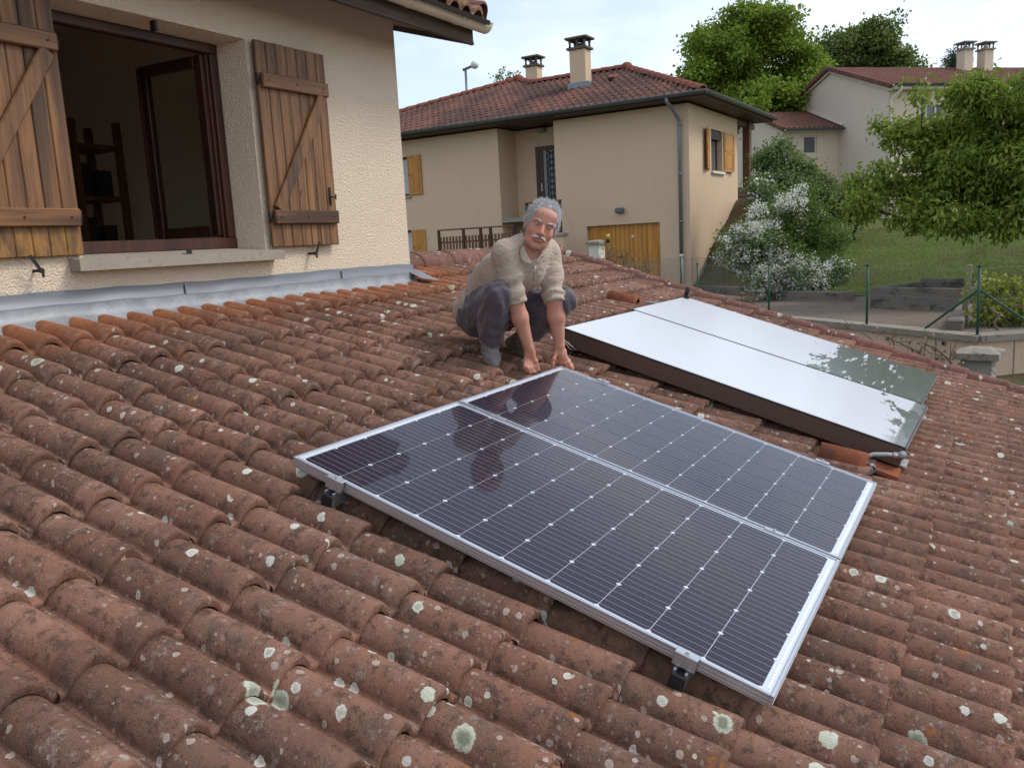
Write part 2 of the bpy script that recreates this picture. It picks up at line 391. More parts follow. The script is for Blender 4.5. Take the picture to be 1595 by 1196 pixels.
mb = MB(); mb.grid([[(5.04 + .14 * a, 3.80 - .05 * a - .14 * b, 3.83 - .025 * a - .055 * b + .02 * math.sin(3 * a) * (1 - b)) for a in np.linspace(0, 1, 7)] for b in np.linspace(0, 1, 5)], True)
mb.build('bent_flap', M_lead, fl)
mb = MB(); mb.bx(1.93, 1.95, 3.7745, 3.7815, 3.818, 3.876); mb.bx(3.05, 3.056, 3.7745, 3.7815, 3.818, 3.876); mb.bx(4.3, 4.306, 3.7745, 3.7815, 3.818, 3.876); mb.build('seam', M_lead, fl)
# ---------------------------------------------------------------- solar panels
t = NT('brushed_aluminium', .38, .5, .85); c = t.mix(t.noise(t.mapv(t.pos(), (60, 6, 60)), 4, 3), (.50, .52, .56), (.47, .49, .54)); t.col(c); M_alu = t.m
t = NT('anodised_frame_side', .42, .5, .8, (.55, .54, .53)); M_alu2 = t.m
t = NT('white_backsheet', .35, .5, color=(.50, .54, .61)); t.b.inputs['Coat Weight'].default_value = 1; t.b.inputs['Coat Roughness'].default_value = .03; M_back = t.m
t = NT('monocrystalline_cell', .4, .5); p = t.obj(); x, y, z = t.sep(p)
fx = t.math('FRACT', t.math('ADD', t.math('DIVIDE', x, .0312), .5)); ln = t.step(t.math('ABSOLUTE', t.math('SUBTRACT', fx, .5)), .034, .022)
c = t.mix(t.noise(t.pos(), 3, 2), (.013, .0078, .0165), (.0185, .0108, .023)); c = t.mix(t.math('MULTIPLY', ln, .5), c, (.40, .40, .45)); t.col(c)
t.b.inputs['Coat Weight'].default_value = 1; t.b.inputs['Coat Roughness'].default_value = .035; t.b.inputs['Coat IOR'].default_value = 1.25; t.b.inputs['Specular IOR Level'].default_value = .1; M_cell = t.m
t = NT('tabbing_ribbon', .4, .5); x, y, z = t.sep(t.obj()); t.col(t.mix(t.math('GREATER_THAN', t.math('FRACT', t.math('DIVIDE', x, .0156)), .38), (.46, .50, .57), (.82, .84, .86))); t.b.inputs['Coat Weight'].default_value = 1; t.b.inputs['Coat Roughness'].default_value = .05; M_rib = t.m
t = NT('black_rubber', .5, .4, color=(.012, .012, .013)); M_black = t.m
CW = .0782; CH = .0085
cell = MB(); cell.add([(-CW + CH, -CW, 0), (CW - CH, -CW, 0), (CW, -CW + CH, 0), (CW, CW - CH, 0), (CW - CH, CW, 0), (-CW + CH, CW, 0), (-CW, CW - CH, 0), (-CW, -CW + CH, 0)], [tuple(range(8))])
ME_cell = cell.mesh('cell', M_cell)
def panel(v0, label):
    e = empty('solar_module', label=label, cat='solar panel', group='pair of photovoltaic panels on the roof', mat=RM @ Matrix.Translation((PA[0] + v0, -1.65, .09)))
    I = Matrix.Identity(4); W_, L_, h, w = .992, 1.65, .035, .011
    f = MB(); f.bx(0, W_, 0, w, -h, 0, .0012); f.bx(0, W_, L_ - w, L_, -h, 0, .0012); f.bx(0, w, w + .0003, L_ - w - .0003, -h, -.0002, .0012); f.bx(W_ - w, W_, w + .0003, L_ - w - .0003, -h, -.0002, .0012)
    f.build('frame', M_alu, e, I)
    r = MB()
    for z in (-.0135, -.024):
        r.bx(-.0012, .002, .002, L_ - .002, z - .0011, z + .0011); r.bx(.002, W_ - .002, -.0012, .002, z - .0011, z + .0011)
    r.build('frame_ridge', M_alu2, e, I)
    MB().bx(w - .002, W_ - w + .002, w - .002, L_ - w + .002, -.009, -.0045).build('backsheet', M_back, e, I)
    P_ = .1583
    for i in range(6):
        for j in range(10):
            link('cell', ME_cell, e, None, Matrix.Translation((W_ / 2 + (i - 2.5) * P_, L_ / 2 + .004 + (j - 4.5) * P_, -.0036)))
    MB().bx(.03, W_ - .03, .0195, .0255, -.0044, -.0038).build('ribbon', M_rib, e, I)
    MB().bx(.03, W_ - .03, L_ - .020, L_ - .0165, -.0044, -.0038).build('ribbon', M_rib, e, I)
    return e
panel(0, 'near solar panel of dark cells in a silver frame, its left edge overhanging the tiles')
panel(1.004, 'far solar panel of dark cells, the one the man is holding by its corner')
def rail(u, label):
    e = empty('mounting_rail', label=label, cat='rail', group='aluminium rails under the solar panels', mat=RM @ Matrix.Translation((PA[0], -u, 0)))
    I = Matrix.Identity(4); m = MB(); m.bx(-.035, 2.06, -.02, -.012, .003, .0535, .001); m.bx(-.035, 2.06, .012, .02, .003, .0535, .001); m.bx(-.035, 2.06, -.0118, .0118, .004, .030); m.build('profile', M_alu, e, I)
    c_ = MB(); c_.bx(-.046, -.0352, -.021, .021, .001, .046, .003); c_.build('end_cap', M_black, e, I)
    return e
rail(.20, 'aluminium mounting rail with black end cap under the left corner of the near panel')
rail(1.418, 'aluminium mounting rail with black end cap under the lower end of the near panel')
def bolt(mb, x, y, z, r=.006):
    mb.tube([(x, y, z), (x, y, z + .006)], r, 6, smooth=False); mb.tube([(x, y, z - .002), (x, y, z + .0012)], r * 1.6, 10, smooth=False)
def end_clamp(u, side, label):
    e = empty('end_clamp', label=label, cat='clamp', group='silver clamps holding the panels', mat=RM @ Matrix.Translation((PA[0] + (0 if side < 0 else 1.996), -u, .09)) @ (Matrix.Identity(4) if side < 0 else Matrix.Scale(-1, 4, (1, 0, 0))))
    I = Matrix.Identity(4); m = MB()
    m.bx(-.019, .009, -.032, .032, .0006, .0052, .001); m.bx(-.021, -.0165, -.032, .032, -.034, .0040, .001); m.bx(-.014, -.0045, -.03, .03, -.036, .0003)
    m.build('bracket', M_alu, e, I)
    b_ = MB(); bolt(b_, -.007, 0, .0056); b_.build('bolt', M_alu2, e, I)
end_clamp(.20, -1, 'silver clamp on the left corner end of the near panel, upper rail')
end_clamp(1.418, -1, 'silver clamp near the lowest corner of the near panel')
end_clamp(.255, 1, 'silver clamp on the far edge just right of the man\'s hand')
end_clamp(1.40, 1, 'silver clamp on the far panel edge near the orange vent tile')
for u, lab in ((.21, 'small silver mid clamp between the two panels at their upper end'), (1.41, 'small silver mid clamp between the two panels at their lower end')):
    e = empty('mid_clamp', label=lab, cat='clamp', group='silver clamps holding the panels', mat=RM @ Matrix.Translation((PA[0] + .998, -u, .09)))
    m = MB(); m.bx(-.013, .013, -.035, .035, .0006, .0035, .001); m.bx(-.005, .005, -.034, .034, -.03, .0004); m.build('plate', M_alu, e, Matrix.Identity(4))
    m = MB(); bolt(m, 0, 0, .0038, .0045); m.build('bolt', M_alu2, e, Matrix.Identity(4))

# ---------------------------------------------------------------- thermal collectors
t = NT('brown_casing', .45, .4); p = t.pos(); t.col(t.mix(t.noise(t.mapv(p, (2, 2, 14)), 7, 4), (.085, .052, .038), (.11, .068, .05))); M_case = t.m
t = NT('dark_gasket', .5, .4, color=(.02, .02, .024)); M_gask = t.m
t = NT('steel_edge', .35, .5, .8, (.45, .43, .40)); M_steel = t.m
def glass_mat(name, rear):
    t = NT(name, .5, .5); p = t.obj(); x, y, z = t.sep(p)
    n1 = t.noise(t.mapv(p, (1.4, 3.2, 1)), 3.2, 6, .62); n2 = t.noise(t.mapv(p, (1.5, 11, 1)), 2.4, 5, .6)
    if rear:
        k = t.step(t.math('ADD', y, t.math('MULTIPLY', t.math('SUBTRACT', n1, .5), .7)), .70, .69)
        fl_ = t.math('MULTIPLY', t.step(n2, .60, .61), t.step(y, .16, .24)); peel = t.math('MULTIPLY', k, t.math('SUBTRACT', 1.0, fl_))
        peel = t.math('MAXIMUM', peel, t.step(y, .17, .165))
    else:
        k = t.step(t.math('ADD', y, t.math('MULTIPLY', t.math('SUBTRACT', x, .6), -.25)), .30, .12)
        peel = t.math('MULTIPLY', t.step(t.math('ADD', n1, t.math('MULTIPLY', k, .16)), .648, .656), k)
        peel = t.math('MAXIMUM', peel, t.math('MULTIPLY', t.step(t.math('ADD', y, t.math('MULTIPLY', n1, .05)), .10, .085), .85))
    peel = t.math('MULTIPLY', peel, 1.0, clamp=True)
    fins = t.math('SINE', t.math('MULTIPLY', t.math('ADD', x, t.math('MULTIPLY', n1, .02)), 2 * math.pi / .062))
    gl = t.mix(t.step(fins, -.9, .9), (.075, .092, .075), (.125, .138, .115)); gl = t.mix(t.step(t.noise(t.mapv(p, (2, 12, 1)), 3, 4), .4, .7), gl, (.13, .138, .125))
    wp = t.mix(t.step(fins, -1, 1), (.50, .515, .55), (.59, .605, .635)); wp = t.mix(t.math('MULTIPLY', t.step(t.noise(p, 4, 5), .45, .7), .3), wp, (.55, .57, .61))
    t.col(t.mix(peel, wp, gl)); t.rgh(t.math('MULTIPLY_ADD', peel, -.30, .55))
    t.b.inputs['Coat Weight'].default_value = .7; t.b.inputs['Coat Roughness'].default_value = .16
    t.bump(t.math('ADD', t.math('MULTIPLY', peel, -.6), t.math('MULTIPLY', fins, .06)), .3, .002)
    return t.m
CY = Matrix.Rotation(math.radians(-.9), 4, 'Z')
def collector(x0, rear, label):
    e = empty('solar_collector', label=label, cat='solar collector', group='pair of thermal collectors beyond the man', mat=RM @ Matrix.Translation((PA[0] + x0, -1.705 + (.0 if not rear else .018), 0)) @ CY)
    I = Matrix.Identity(4); W_, L_, z0, z1 = 1.14, 2.01, .035, .140
    m = MB(); m.bx(0, W_, 0, L_, z0, z1 - .006, .003); m.build('casing', M_case, e, I)
    m = MB(); b = .016
    m.bx(-.002, W_ + .002, -.002, b, z1 - .0055, z1); m.bx(-.002, W_ + .002, L_ - b, L_ + .002, z1 - .0055, z1); m.bx(-.002, b, b + .0005, L_ - b - .0005, z1 - .0055, z1); m.bx(W_ - b, W_ + .002, b + .0005, L_ - b - .0005, z1 - .0055, z1)
    m.build('edge_trim', M_gask, e, I)
    MB().bx(.007, W_ - .007, .007, L_ - .007, z1 - .005, z1 + .0022, .001).build('glass_cover', glass_mat('limewashed_glass_rear' if rear else 'limewashed_glass_front', rear), e, I)
    m = MB(); m.bx(-.001, W_ + .001, -.0045, -.0022, z1 - .012, z1 - .002); m.build('lower_trim', M_steel, e, I)
    for u in (.25, 1.7):
        m = MB(); m.bx(.1, W_ - .1, u - .02, u + .02, .004, z0); m.build('support_batten', M_case, e, I)
    m = MB(); m.bx(.05, .20, -.03, .02, z0 - .012, z0 - .004); m.build('foot_bracket', M_steel, e, I)
    return e
ca = collector(2.555, False, 'near thermal collector box with brown sides and whitewashed glass, next to the man')
cb = collector(3.715, True, 'far thermal collector whose whitewash has peeled off its lower end')
# pipes and vent tiles
t = NT('grey_pipe_sleeve', .6, .4, color=(.33, .33, .34)); M_gp = t.m
t = NT('grey_pvc', .5, .4, color=(.20, .21, .23)); M_pvc = t.m
def vent_tile(x, u, L, yaw, label):
    e = empty('vent_tile', label=label, cat='vent tile', mat=RM @ Matrix.Translation((PA[0] + x, -u, 0)) @ Matrix.Rotation(yaw, 4, 'Z'))
    m = MB(); rows = []
    for y, s in ((0, .93), (.004, 1.0), (.02, 1.0), (L, .84), (L, .55)):
        rows.append([(-.085 * s * math.cos(math.pi * a), y, -.045 + .125 * s * math.sin(math.pi * a)) for a in np.linspace(0, 1, 13)])
    rows = [[(p[0] * .85, p[1] + .001, (p[2] + .045) * .85 - .045) for p in rows[0]]] + rows
    m.grid(rows, True); m.build('barrel', M_tile_new, e, Matrix.Identity(4))
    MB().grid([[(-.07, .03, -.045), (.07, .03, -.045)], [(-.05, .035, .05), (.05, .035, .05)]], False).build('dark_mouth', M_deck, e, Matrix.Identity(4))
    return e
vent_tile(2.44, 1.56, .23, math.radians(4), 'orange barrel vent tile between the near collector and the solar panel')
vent_tile(4.62, -.60, .26, math.radians(2), 'orange barrel vent tile behind the top of the far collector')
MB().box((0, 0, 0), (.17, .12, .02)).build('patch_tile', M_tile_new, empty('loose_tile', label='small orange tile lying under the near collector\'s lower corner', cat='tile', mat=RM @ Matrix.Translation((PA[0] + 2.50, -1.66, .012))), Matrix.Identity(4))
pp = empty('collector_pipe', rl(2.5, 1.55, .08), 'grey sleeved pipe and elbow leaving the lower corner of the near collector', 'pipe')
m = MB(); m.tube([rl(2.455, 1.53, .035), rl(2.475, 1.575, .075), rl(2.50, 1.63, .09), rl(2.515, 1.675, .10)], .0105, 10); m.build('sleeve', M_gp, pp)
m = MB(); m.tube([rl(2.51, 1.66, .098), rl(2.517, 1.68, .101)], .016, 6, smooth=False); m.build('nut', M_steel, pp)
m = MB(); m.tube([rl(2.517, 1.68, .101), rl(2.525, 1.70, .105), rl(2.545, 1.70, .105), rl(2.57, 1.695, .105)], [.017, .02, .02, .017], 10); m.build('elbow', M_pvc, pp)
cbw = empty('cable', rl(2.45, 1.58, .02), 'dark cable in a short grey conduit running under the far solar panel', 'cable')
m = MB(); m.tube([rl(2.45, 1.575, .02), rl(2.435, 1.60, .025)], .014, 10); m.build('conduit', M_gp, cbw)
m = MB(); m.tube([rl(2.44, 1.59, .024), rl(2.40, 1.615, .02), rl(2.30, 1.59, .015), rl(2.15, 1.50, .02), rl(1.9, 1.35, .03)], .008, 8); m.build('sheath', M_black, cbw)
vp = empty('air_vent', rl(4.86, -.30, .15), 'small black air vent on the top corner of the far collector', 'vent')
m = MB(); m.tube([rl(4.83, -.27, .142), rl(4.83, -.27, .165)], .022, 10); m.build('base', M_black, vp); m = MB(); m.tube([rl(4.845, -.285, .15), rl(4.845, -.285, .235)], [.017, .019], 10); m.build('cap', M_black, vp)
p2 = empty('collector_pipe', rl(4.62, -.5, .05), 'thin grey pipe from the rear vent tile to the far collector', 'pipe')
m = MB(); m.tube([rl(4.62, -.54, .045), rl(4.68, -.44, .06), rl(4.75, -.36, .085)], .010, 8); m.build('sleeve', M_gp, p2)
wr = empty('tie_wire', rl(2.55, -.2, .1), 'thin pale wire looped at the collector corner beside the man\'s hand', 'wire')
m = MB(); m.tube([rl(2.565, -.295, .125), rl(2.53, -.27, .13), rl(2.515, -.24, .08), rl(2.525, -.20, .045), rl(2.56, -.17, .04), rl(2.55, -.23, .07), rl(2.545, -.30, .10)], .0028, 6); m.build('loop', M_steel, wr)
# ---------------------------------------------------------------- near house: rendered wall, window, shutters, eaves
t = NT('roughcast_render', .95, .1); p = t.pos(); n1 = t.noise(p, 110, 4, .6); n2 = t.noise(p, 75, 3, .6, .1); v = t.voro(p, 130)
c = t.mix(t.noise(p, 2.2, 5), (.76, .63, .485), (.68, .555, .42)); c = t.mix(t.math('MULTIPLY', t.step(n1, .55, .75), .22), c, (.42, .32, .22)); t.col(c)
h_ = t.math('ADD', t.math('MULTIPLY', t.step(n2, .35, .65), 1.0), t.math('MULTIPLY', v.outputs['Distance'], -.7)); t.bump(h_, .8, .0055, t.bump(n1, .5, .004)); M_crepi = t.m
def wood(name, c0, c1, c2, scale=1.0, axis=2, rough=.55, wear=None):
    t = NT(name, rough, .35); p = t.pos(); s = [38, 38, 38]; s[axis] = 2.2
    oi = t.n('ShaderNodeObjectInfo'); off = t.n('ShaderNodeVectorMath', operation='MULTIPLY_ADD'); t.sv(off.inputs[0], t.comb(oi.outputs['Random'], oi.outputs['Random'], oi.outputs['Random'])); off.inputs[1].default_value = (3, 7, 5); t.sv(off.inputs[2], p)
    q = t.mapv(off.outputs[0], [k * scale for k in s]); g = t.noise(q, 1.0, 5, .62, .6); g2 = t.noise(t.mapv(off.outputs[0], [k * scale * .16 for k in s]), 1.4, 3)
    c = t.mix(t.step(g, .30, .70), c0, c1); c = t.mix(t.math('MULTIPLY', t.step(g2, .44, .66), .85), c, c2)
    c = t.mix(t.math('MULTIPLY', oi.outputs['Random'], .25), c, c2)
    k = t.voro(t.mapv(off.outputs[0], [9 * scale, 9 * scale, 3.5 * scale] if axis == 2 else [3.5, 9, 9]), 1.0); kn = t.math('MULTIPLY', t.step(k.outputs['Distance'], .10, .03), t.math('GREATER_THAN', t.sep(k.outputs['Color'])[0], .6)); c = t.mix(t.math('MULTIPLY', kn, .8), c, tuple(a * .3 for a in c2))
    if wear: c = wear(t, p, c)
    t.col(c); t.bump(g, .35, .003); return t.m
def shut_wear(t, p, c):        # bare yellowish wood where the stain has worn off near the bottom
    X, Y, Z = t.sep(p); n = t.noise(t.mapv(p, (14, 14, 3)), 1.5, 5, .7)
    k = t.step(t.math('ADD', Z, t.math('MULTIPLY', t.math('SUBTRACT', n, .5), .5)), 4.26, 4.06)
    return t.mix(t.math('MULTIPLY', t.math('MULTIPLY', k, t.step(X, 3.0, 2.6)), .85), c, t.mix(t.step(n, .40, .62), (.32, .17, .04), (.11, .055, .022)))
M_shut = wood('stained_shutter_wood', (.285, .138, .055), (.14, .064, .028), (.038, .021, .013), wear=shut_wear)
M_batten = wood('stained_batten_wood', (.25, .118, .046), (.13, .058, .026), (.045, .023, .014), axis=0)
M_frame = wood('dark_red_window_wood', (.080, .026, .014), (.050, .016, .010), (.025, .010, .008), rough=.4)
M_grayw = wood('grey_fascia_wood', (.115, .085, .065), (.075, .055, .043), (.045, .034, .028), axis=0, rough=.8)
t = NT('soffit_boards', .8, .2); p = t.pos(); t.col(t.mix(t.noise(t.mapv(p, (2, 30, 30)), 2, 4), (.20, .155, .12), (.14, .105, .08))); M_soff = t.m
t = NT('ivory_gutter', .4, .5); t.col(t.mix(t.step(t.noise(t.mapv(t.pos(), (1, 8, 8)), 4, 4), .45, .75), (.62, .57, .44), (.46, .41, .31))); M_gut = t.m
t = NT('cast_sill', .85, .2); p = t.pos(); c = t.mix(t.noise(p, 9, 6, .7), (.36, .315, .255), (.25, .215, .17)); c = t.mix(t.math('MULTIPLY', t.step(t.noise(p, 40, 3), .6, .75), .5), c, (.10, .085, .065)); t.col(c); t.bump(t.noise(p, 90, 3), .4, .003); M_sill = t.m
t = NT('black_iron', .6, .4, .3, (.022, .018, .018)); M_iron = t.m
t = NT('plaster_inside', .9, .2, color=(.85, .73, .62)); M_plas = t.m
t = NT('window_pane', .03, .5, color=(.9, .95, .93)); t.b.inputs['Transmission Weight'].default_value = 1; t.b.inputs['IOR'].default_value = 1.1; M_pane = t.m
H = empty('house', (3.5, 4.2, 2.0), 'near house wall of cream roughcast with an open window and brown wooden shutters', 'house')
WX0, WX1, WZ0, WZ1, WY = 2.505, 3.672, 4.03, 5.222, 3.80
XL, XR, ZB, ZT = -3.0, 5.085, 1.5, 5.75
def framed(mb, y, xs, zs):
    for i in range(3):
        for j in range(3):
            if i == 1 and j == 1: continue
            mb.add([(xs[i], y, zs[j]), (xs[i + 1], y, zs[j]), (xs[i + 1], y, zs[j + 1]), (xs[i], y, zs[j + 1])], [(0, 1, 2, 3)])
mb = MB(); framed(mb, WY, (XL, WX0, WX1, XR), (ZB, WZ0, WZ1, ZT))
TH = .19      # depth of the reveal
mb.add([(WX0, WY, WZ0), (WX0, WY, WZ1), (WX0, WY + TH, WZ1), (WX0, WY + TH, WZ0)], [(0, 1, 2, 3)])
mb.add([(WX1, WY, WZ0), (WX1, WY, WZ1), (WX1 - .045, WY + TH, WZ1 - .012), (WX1 - .045, WY + TH, WZ0)], [(0, 1, 2, 3)])
mb.add([(WX0, WY, WZ1), (WX1, WY, WZ1), (WX1 - .045, WY + TH, WZ1 - .012), (WX0, WY + TH, WZ1 - .012)], [(0, 1, 2, 3)])
mb.add([(XR, WY, ZB), (XR, WY + 7, ZB), (XR, WY + 7, ZT + .6), (XR, WY, ZT)], [(0, 1, 2, 3)])
mb.build('wall', M_crepi, H)
# room behind the window
rm = MB(); y0, y1 = WY + TH + .03, 7.4
framed(rm, y0, (.6, WX0 - .02, WX1 - .05, 4.9), (3.4, WZ0 - .02, WZ1 - .02, 6.0))
rm.add([(.6, y0, 3.4), (4.9, y0, 3.4), (4.9, y1, 3.4), (.6, y1, 3.4), (.6, y0, 6.0), (4.9, y0, 6.0), (4.9, y1, 6.0), (.6, y1, 6.0)], [(0, 1, 2, 3), (4, 5, 6, 7), (2, 3, 7, 6), (0, 3, 7, 4), (1, 2, 6, 5)])
link('room_wall', rm.mesh('room_wall', M_plas), H)
# fixed window frame
fx0, fx1, fz0, fz1, fy = WX0 + .0, WX1 - .048, WZ0 + .055, WZ1 - .016, WY + TH
mb = MB(); mb.bx(fx0, fx1, fy - .015, fy + .055, fz0 - .035, fz0 + .03, .006); mb.bx(fx0, fx1, fy - .012, fy + .05, fz1 - .05, fz1, .005); mb.bx(fx1 - .055, fx1, fy - .010, fy + .05, fz0 + .0302, fz1 - .0502, .005); mb.bx(fx0, fx0 + .055, fy - .010, fy + .05, fz0 + .0302, fz1 - .0502, .005)
mb.bx(fx1 - .072, fx1 - .0552, fy + .012, fy + .05, fz0 + .0302, fz1 - .0502, .003)
mb.build('window_frame', M_frame, H)
# casement opened inwards, hinged on the right
def casement(hx, ang, sgn):
    Mx = Matrix.Translation((hx, fy + .03, fz0 + .045)) @ Matrix.Rotation(ang, 4, 'Z')
    w, h, f, d = .53, fz1 - fz0 - .10, .062, .042
    c_ = MB(); s = sgn
    def B(x0, x1, z0, z1, bev=.004): c_.box((s * (x0 + x1) / 2, 0, (z0 + z1) / 2), (abs(x1 - x0), d, z1 - z0), None, bev)
    B(0, f, 0, h); B(w - f, w, 0, h); B(f + .0003, w - f - .0003, 0, f); B(f + .0003, w - f - .0003, h - f, h)
    cs = c_.build('casement', M_frame, H, None); cs.matrix_basis = Mx.copy(); cs.matrix_parent_inverse = pinv(H)
    g = MB(); g.box((s * w / 2, 0, h / 2), (w - 2 * f + .01, .006, h - 2 * f + .01)); g.build('glass', M_pane, cs, Matrix.Identity(4))
    e_ = MB(); e_.bx(min(s * (w - .012), s * w), max(s * (w - .012), s * w), -d / 2 - .014, -d / 2 - .0005, .01, h - .01); e_.build('closing_strip', M_frame, cs, Matrix.Identity(4))
casement(fx1 - .075, math.radians(-88), -1)
casement(fx0 + .06, math.radians(100), 1)
# sill
mb = MB(); prof_s = [(3.715, 3.972), (3.715, 4.026), (3.99, 4.052), (3.99, 3.985)]
mb.prism([(2.43, y, z) for y, z in prof_s], (1.31, 0, 0)); mb.build('sill', M_sill, H)
mb = MB(); mb.bx(3.055, 3.085, 3.735, 3.741, 4.030, 4.055); mb.bx(3.03, 3.085, 3.731, 3.745, 4.0285, 4.0325); mb.build('sill_catch', M_iron, H)
mb = MB(); mb.bx(3.085, 3.10, 3.82, 3.86, 5.17, 5.2205); mb.build('lintel_catch', M_iron, H)
# shutters
plank = MB(); pw = .0815; plank.box((0, 0, 1.175 / 2), (pw - .0025, .024, 1.175), None, .0045); ME_plank = plank.mesh('plank', M_shut)
def shutter(x0, yaw, brace, label, latch_x):
    W_ = pw * 7; e = bpy.data.objects.new('shutter', None); col.objects.link(e); e.parent = H; e.matrix_parent_inverse = pinv(H)
    e.matrix_basis = Matrix.Translation((x0, 3.768, 4.045)) @ Matrix.Rotation(yaw, 4, 'Z'); e['label'] = label
    for i in range(7): link('plank', ME_plank, e, None, Matrix.Translation((pw * (i + .5), random.uniform(-.001, .001), random.uniform(-.002, .002))))
    I = Matrix.Identity(4)
    for zc in (.175, .955):
        m = MB(); m.box((W_ / 2 + .004, -.027, zc), (W_ - .028, .028, .082), None, .006); m.build('batten', M_batten, e, I)
    m = MB(); a, b = (.055, .218), (W_ - .06, .912)
    m.bar((a[0], -.026, a[1]), (b[0], -.026, b[1]), .026, .075, .006, up=(0, -.0001, 1)); 
    d = Vector((b[0] - a[0], 0, b[1] - a[1])).normalized()
    m = MB(); L = math.hypot(b[0] - a[0], b[1] - a[1]); ang = math.atan2(b[1] - a[1], b[0] - a[0])
    m.box(((a[0] + b[0]) / 2, -.0262, (a[1] + b[1]) / 2), (L, .026, .076), Matrix.Rotation(-ang, 3, 'Y'), .006); m.build('brace', M_shut, e, I)
    hx = -.004 if brace > 0 else W_ + .004
    for zc in (.175, .955):
        m = MB(); m.tube([(hx, -.012, zc - .03), (hx, -.012, zc + .035)], .0085, 10); m.bx(min(hx, hx + (.06 if brace > 0 else -.06)), max(hx, hx + (.06 if brace > 0 else -.06)), -.0155, -.0122, zc - .016, zc + .016); m.build('hinge', M_iron, e, I)
    m = MB(); m.bx(latch_x - .008, latch_x + .008, -.018, -.0125, .25, .36); m.tube([(latch_x + .004, -.018, .30), (latch_x + .004, -.04, .30), (latch_x + .022, -.042, .285), (latch_x + .022, -.042, .315)], .005, 6); m.build('latch', M_iron, e, I)
    for z in (.175, .955):
        for x in (.06, W_ * .5, W_ - .06):
            m = MB(); m.tube([(x, -.0412, z), (x, -.0435, z)], .006, 8, smooth=False); m.build('nail_head', M_iron, e, I)
    return e
shutter(3.697, math.radians(-1.2), 1, 'brown plank shutter right of the window', pw * 7 - .055)
shutter(2.497 - pw * 7, math.radians(1.5), -1, 'larger looking brown plank shutter left of the window, worn yellow at its foot', .045)
for x, z, fl_ in ((2.257, 3.985, 1), (4.03, 3.996, -1)):
    m = MB(); m.tube([(x, 3.80, z), (x, 3.735, z)], .007, 8); m.tube([(x, 3.748, z), (x, 3.732, z)], .012, 8)
    m.box((x - .022 * fl_, 3.737, z + .032), (.014, .006, .085), Matrix.Rotation(-.55 * fl_, 3, 'Y')); m.box((x + .005, 3.737, z - .015), (.01, .006, .03)); m.build('shutter_stay', M_iron, H)
# eaves: soffit, fascia, gutter, roof edge
EX = 5.50
mb = MB(); mb.prism([(XL, 3.425, 5.465), (XL, 3.425, 5.49), (XL, 4.6, 5.86), (XL, 4.6, 5.835)], (EX - XL - .03, 0, 0)); mb.build('soffit', M_soff, H)
mb = MB(); mb.bx(XL, EX, 3.395, 3.42, 5.425, 5.575, .004); mb.bx(XL, EX - .005, 3.388, 3.394, 5.425, 5.448, .002); mb.build('fascia', M_grayw, H)
mb = MB(); mb.prism([(EX - .026, 3.4205, 5.43), (EX - .026, 3.4205, 5.575), (EX - .026, 5.6, 6.25), (EX - .026, 5.6, 6.10)], (.024, 0, 0)); mb.build('barge_board', M_grayw, H)
gy, gz, gr = 3.325, 5.565, .063
mb = MB(); rows = []
for x in np.linspace(2.0, EX + .06, 14):
    rows.append([(x, gy - gr * math.cos(math.pi * a), gz - gr * math.sin(math.pi * a)) for a in np.linspace(0, 1, 13)])
mb.grid(rows, True); mb.grid([[(p[0], gy + (p[1] - gy) * .94, gz + (p[2] - gz) * .94) for p in r] for r in rows], True, True)
mb.tube([(2.0, gy - gr, gz), (EX + .06, gy - gr, gz)], .008, 8)
mb.add([(EX + .06, gy - gr * math.cos(math.pi * a), gz - gr * math.sin(math.pi * a)) for a in np.linspace(0, 1, 13)], [tuple(range(13))]); mb.build('gutter', M_gut, H)
for x in (3.3, 4.2, 4.62, 5.18):
    mb = MB(); rows = []
    for dx in (0, .001, .029, .03):
        k = 1.0 if dx in (0, .03) else 1.09
        rows.append([(x + dx, gy - gr * k * math.cos(math.pi * a), gz - gr * k * math.sin(math.pi * a) + .002) for a in np.linspace(-.04, 1, 13)])
    mb.grid(rows, True); mb.build('gutter_bracket', M_gut, H)
EM = Matrix.Translation((0, 3.31, 5.645)) @ Matrix.Rotation(SL, 4, 'X')
MB().box((1.2, 2.2, -.07), (2 * (EX - 1.22), 4.6, .03)).build('roof_deck', M_deck, H).matrix_basis = EM
TVB = []
for k in range(3):
    m_ = tile_mesh('eave_tile', 40 + k); m_.materials.append(M_tile); TVB.append(m_)
k = 0; x = EX - .26
while x > 2.2:
    for j in range(3):
        o = link('roof_tile', TVB[(k + j) % 3], H, None, None); o.matrix_basis = EM @ Matrix.Translation((x + random.uniform(-.003, .003), j * EXPO, .0))
    x -= .306; k += 1
for j in range(4):
    o = link('verge_tile', VV[j % 3], H, None, None); o.matrix_basis = EM @ Matrix.Translation((EX - .04, j * EXPO, .012))
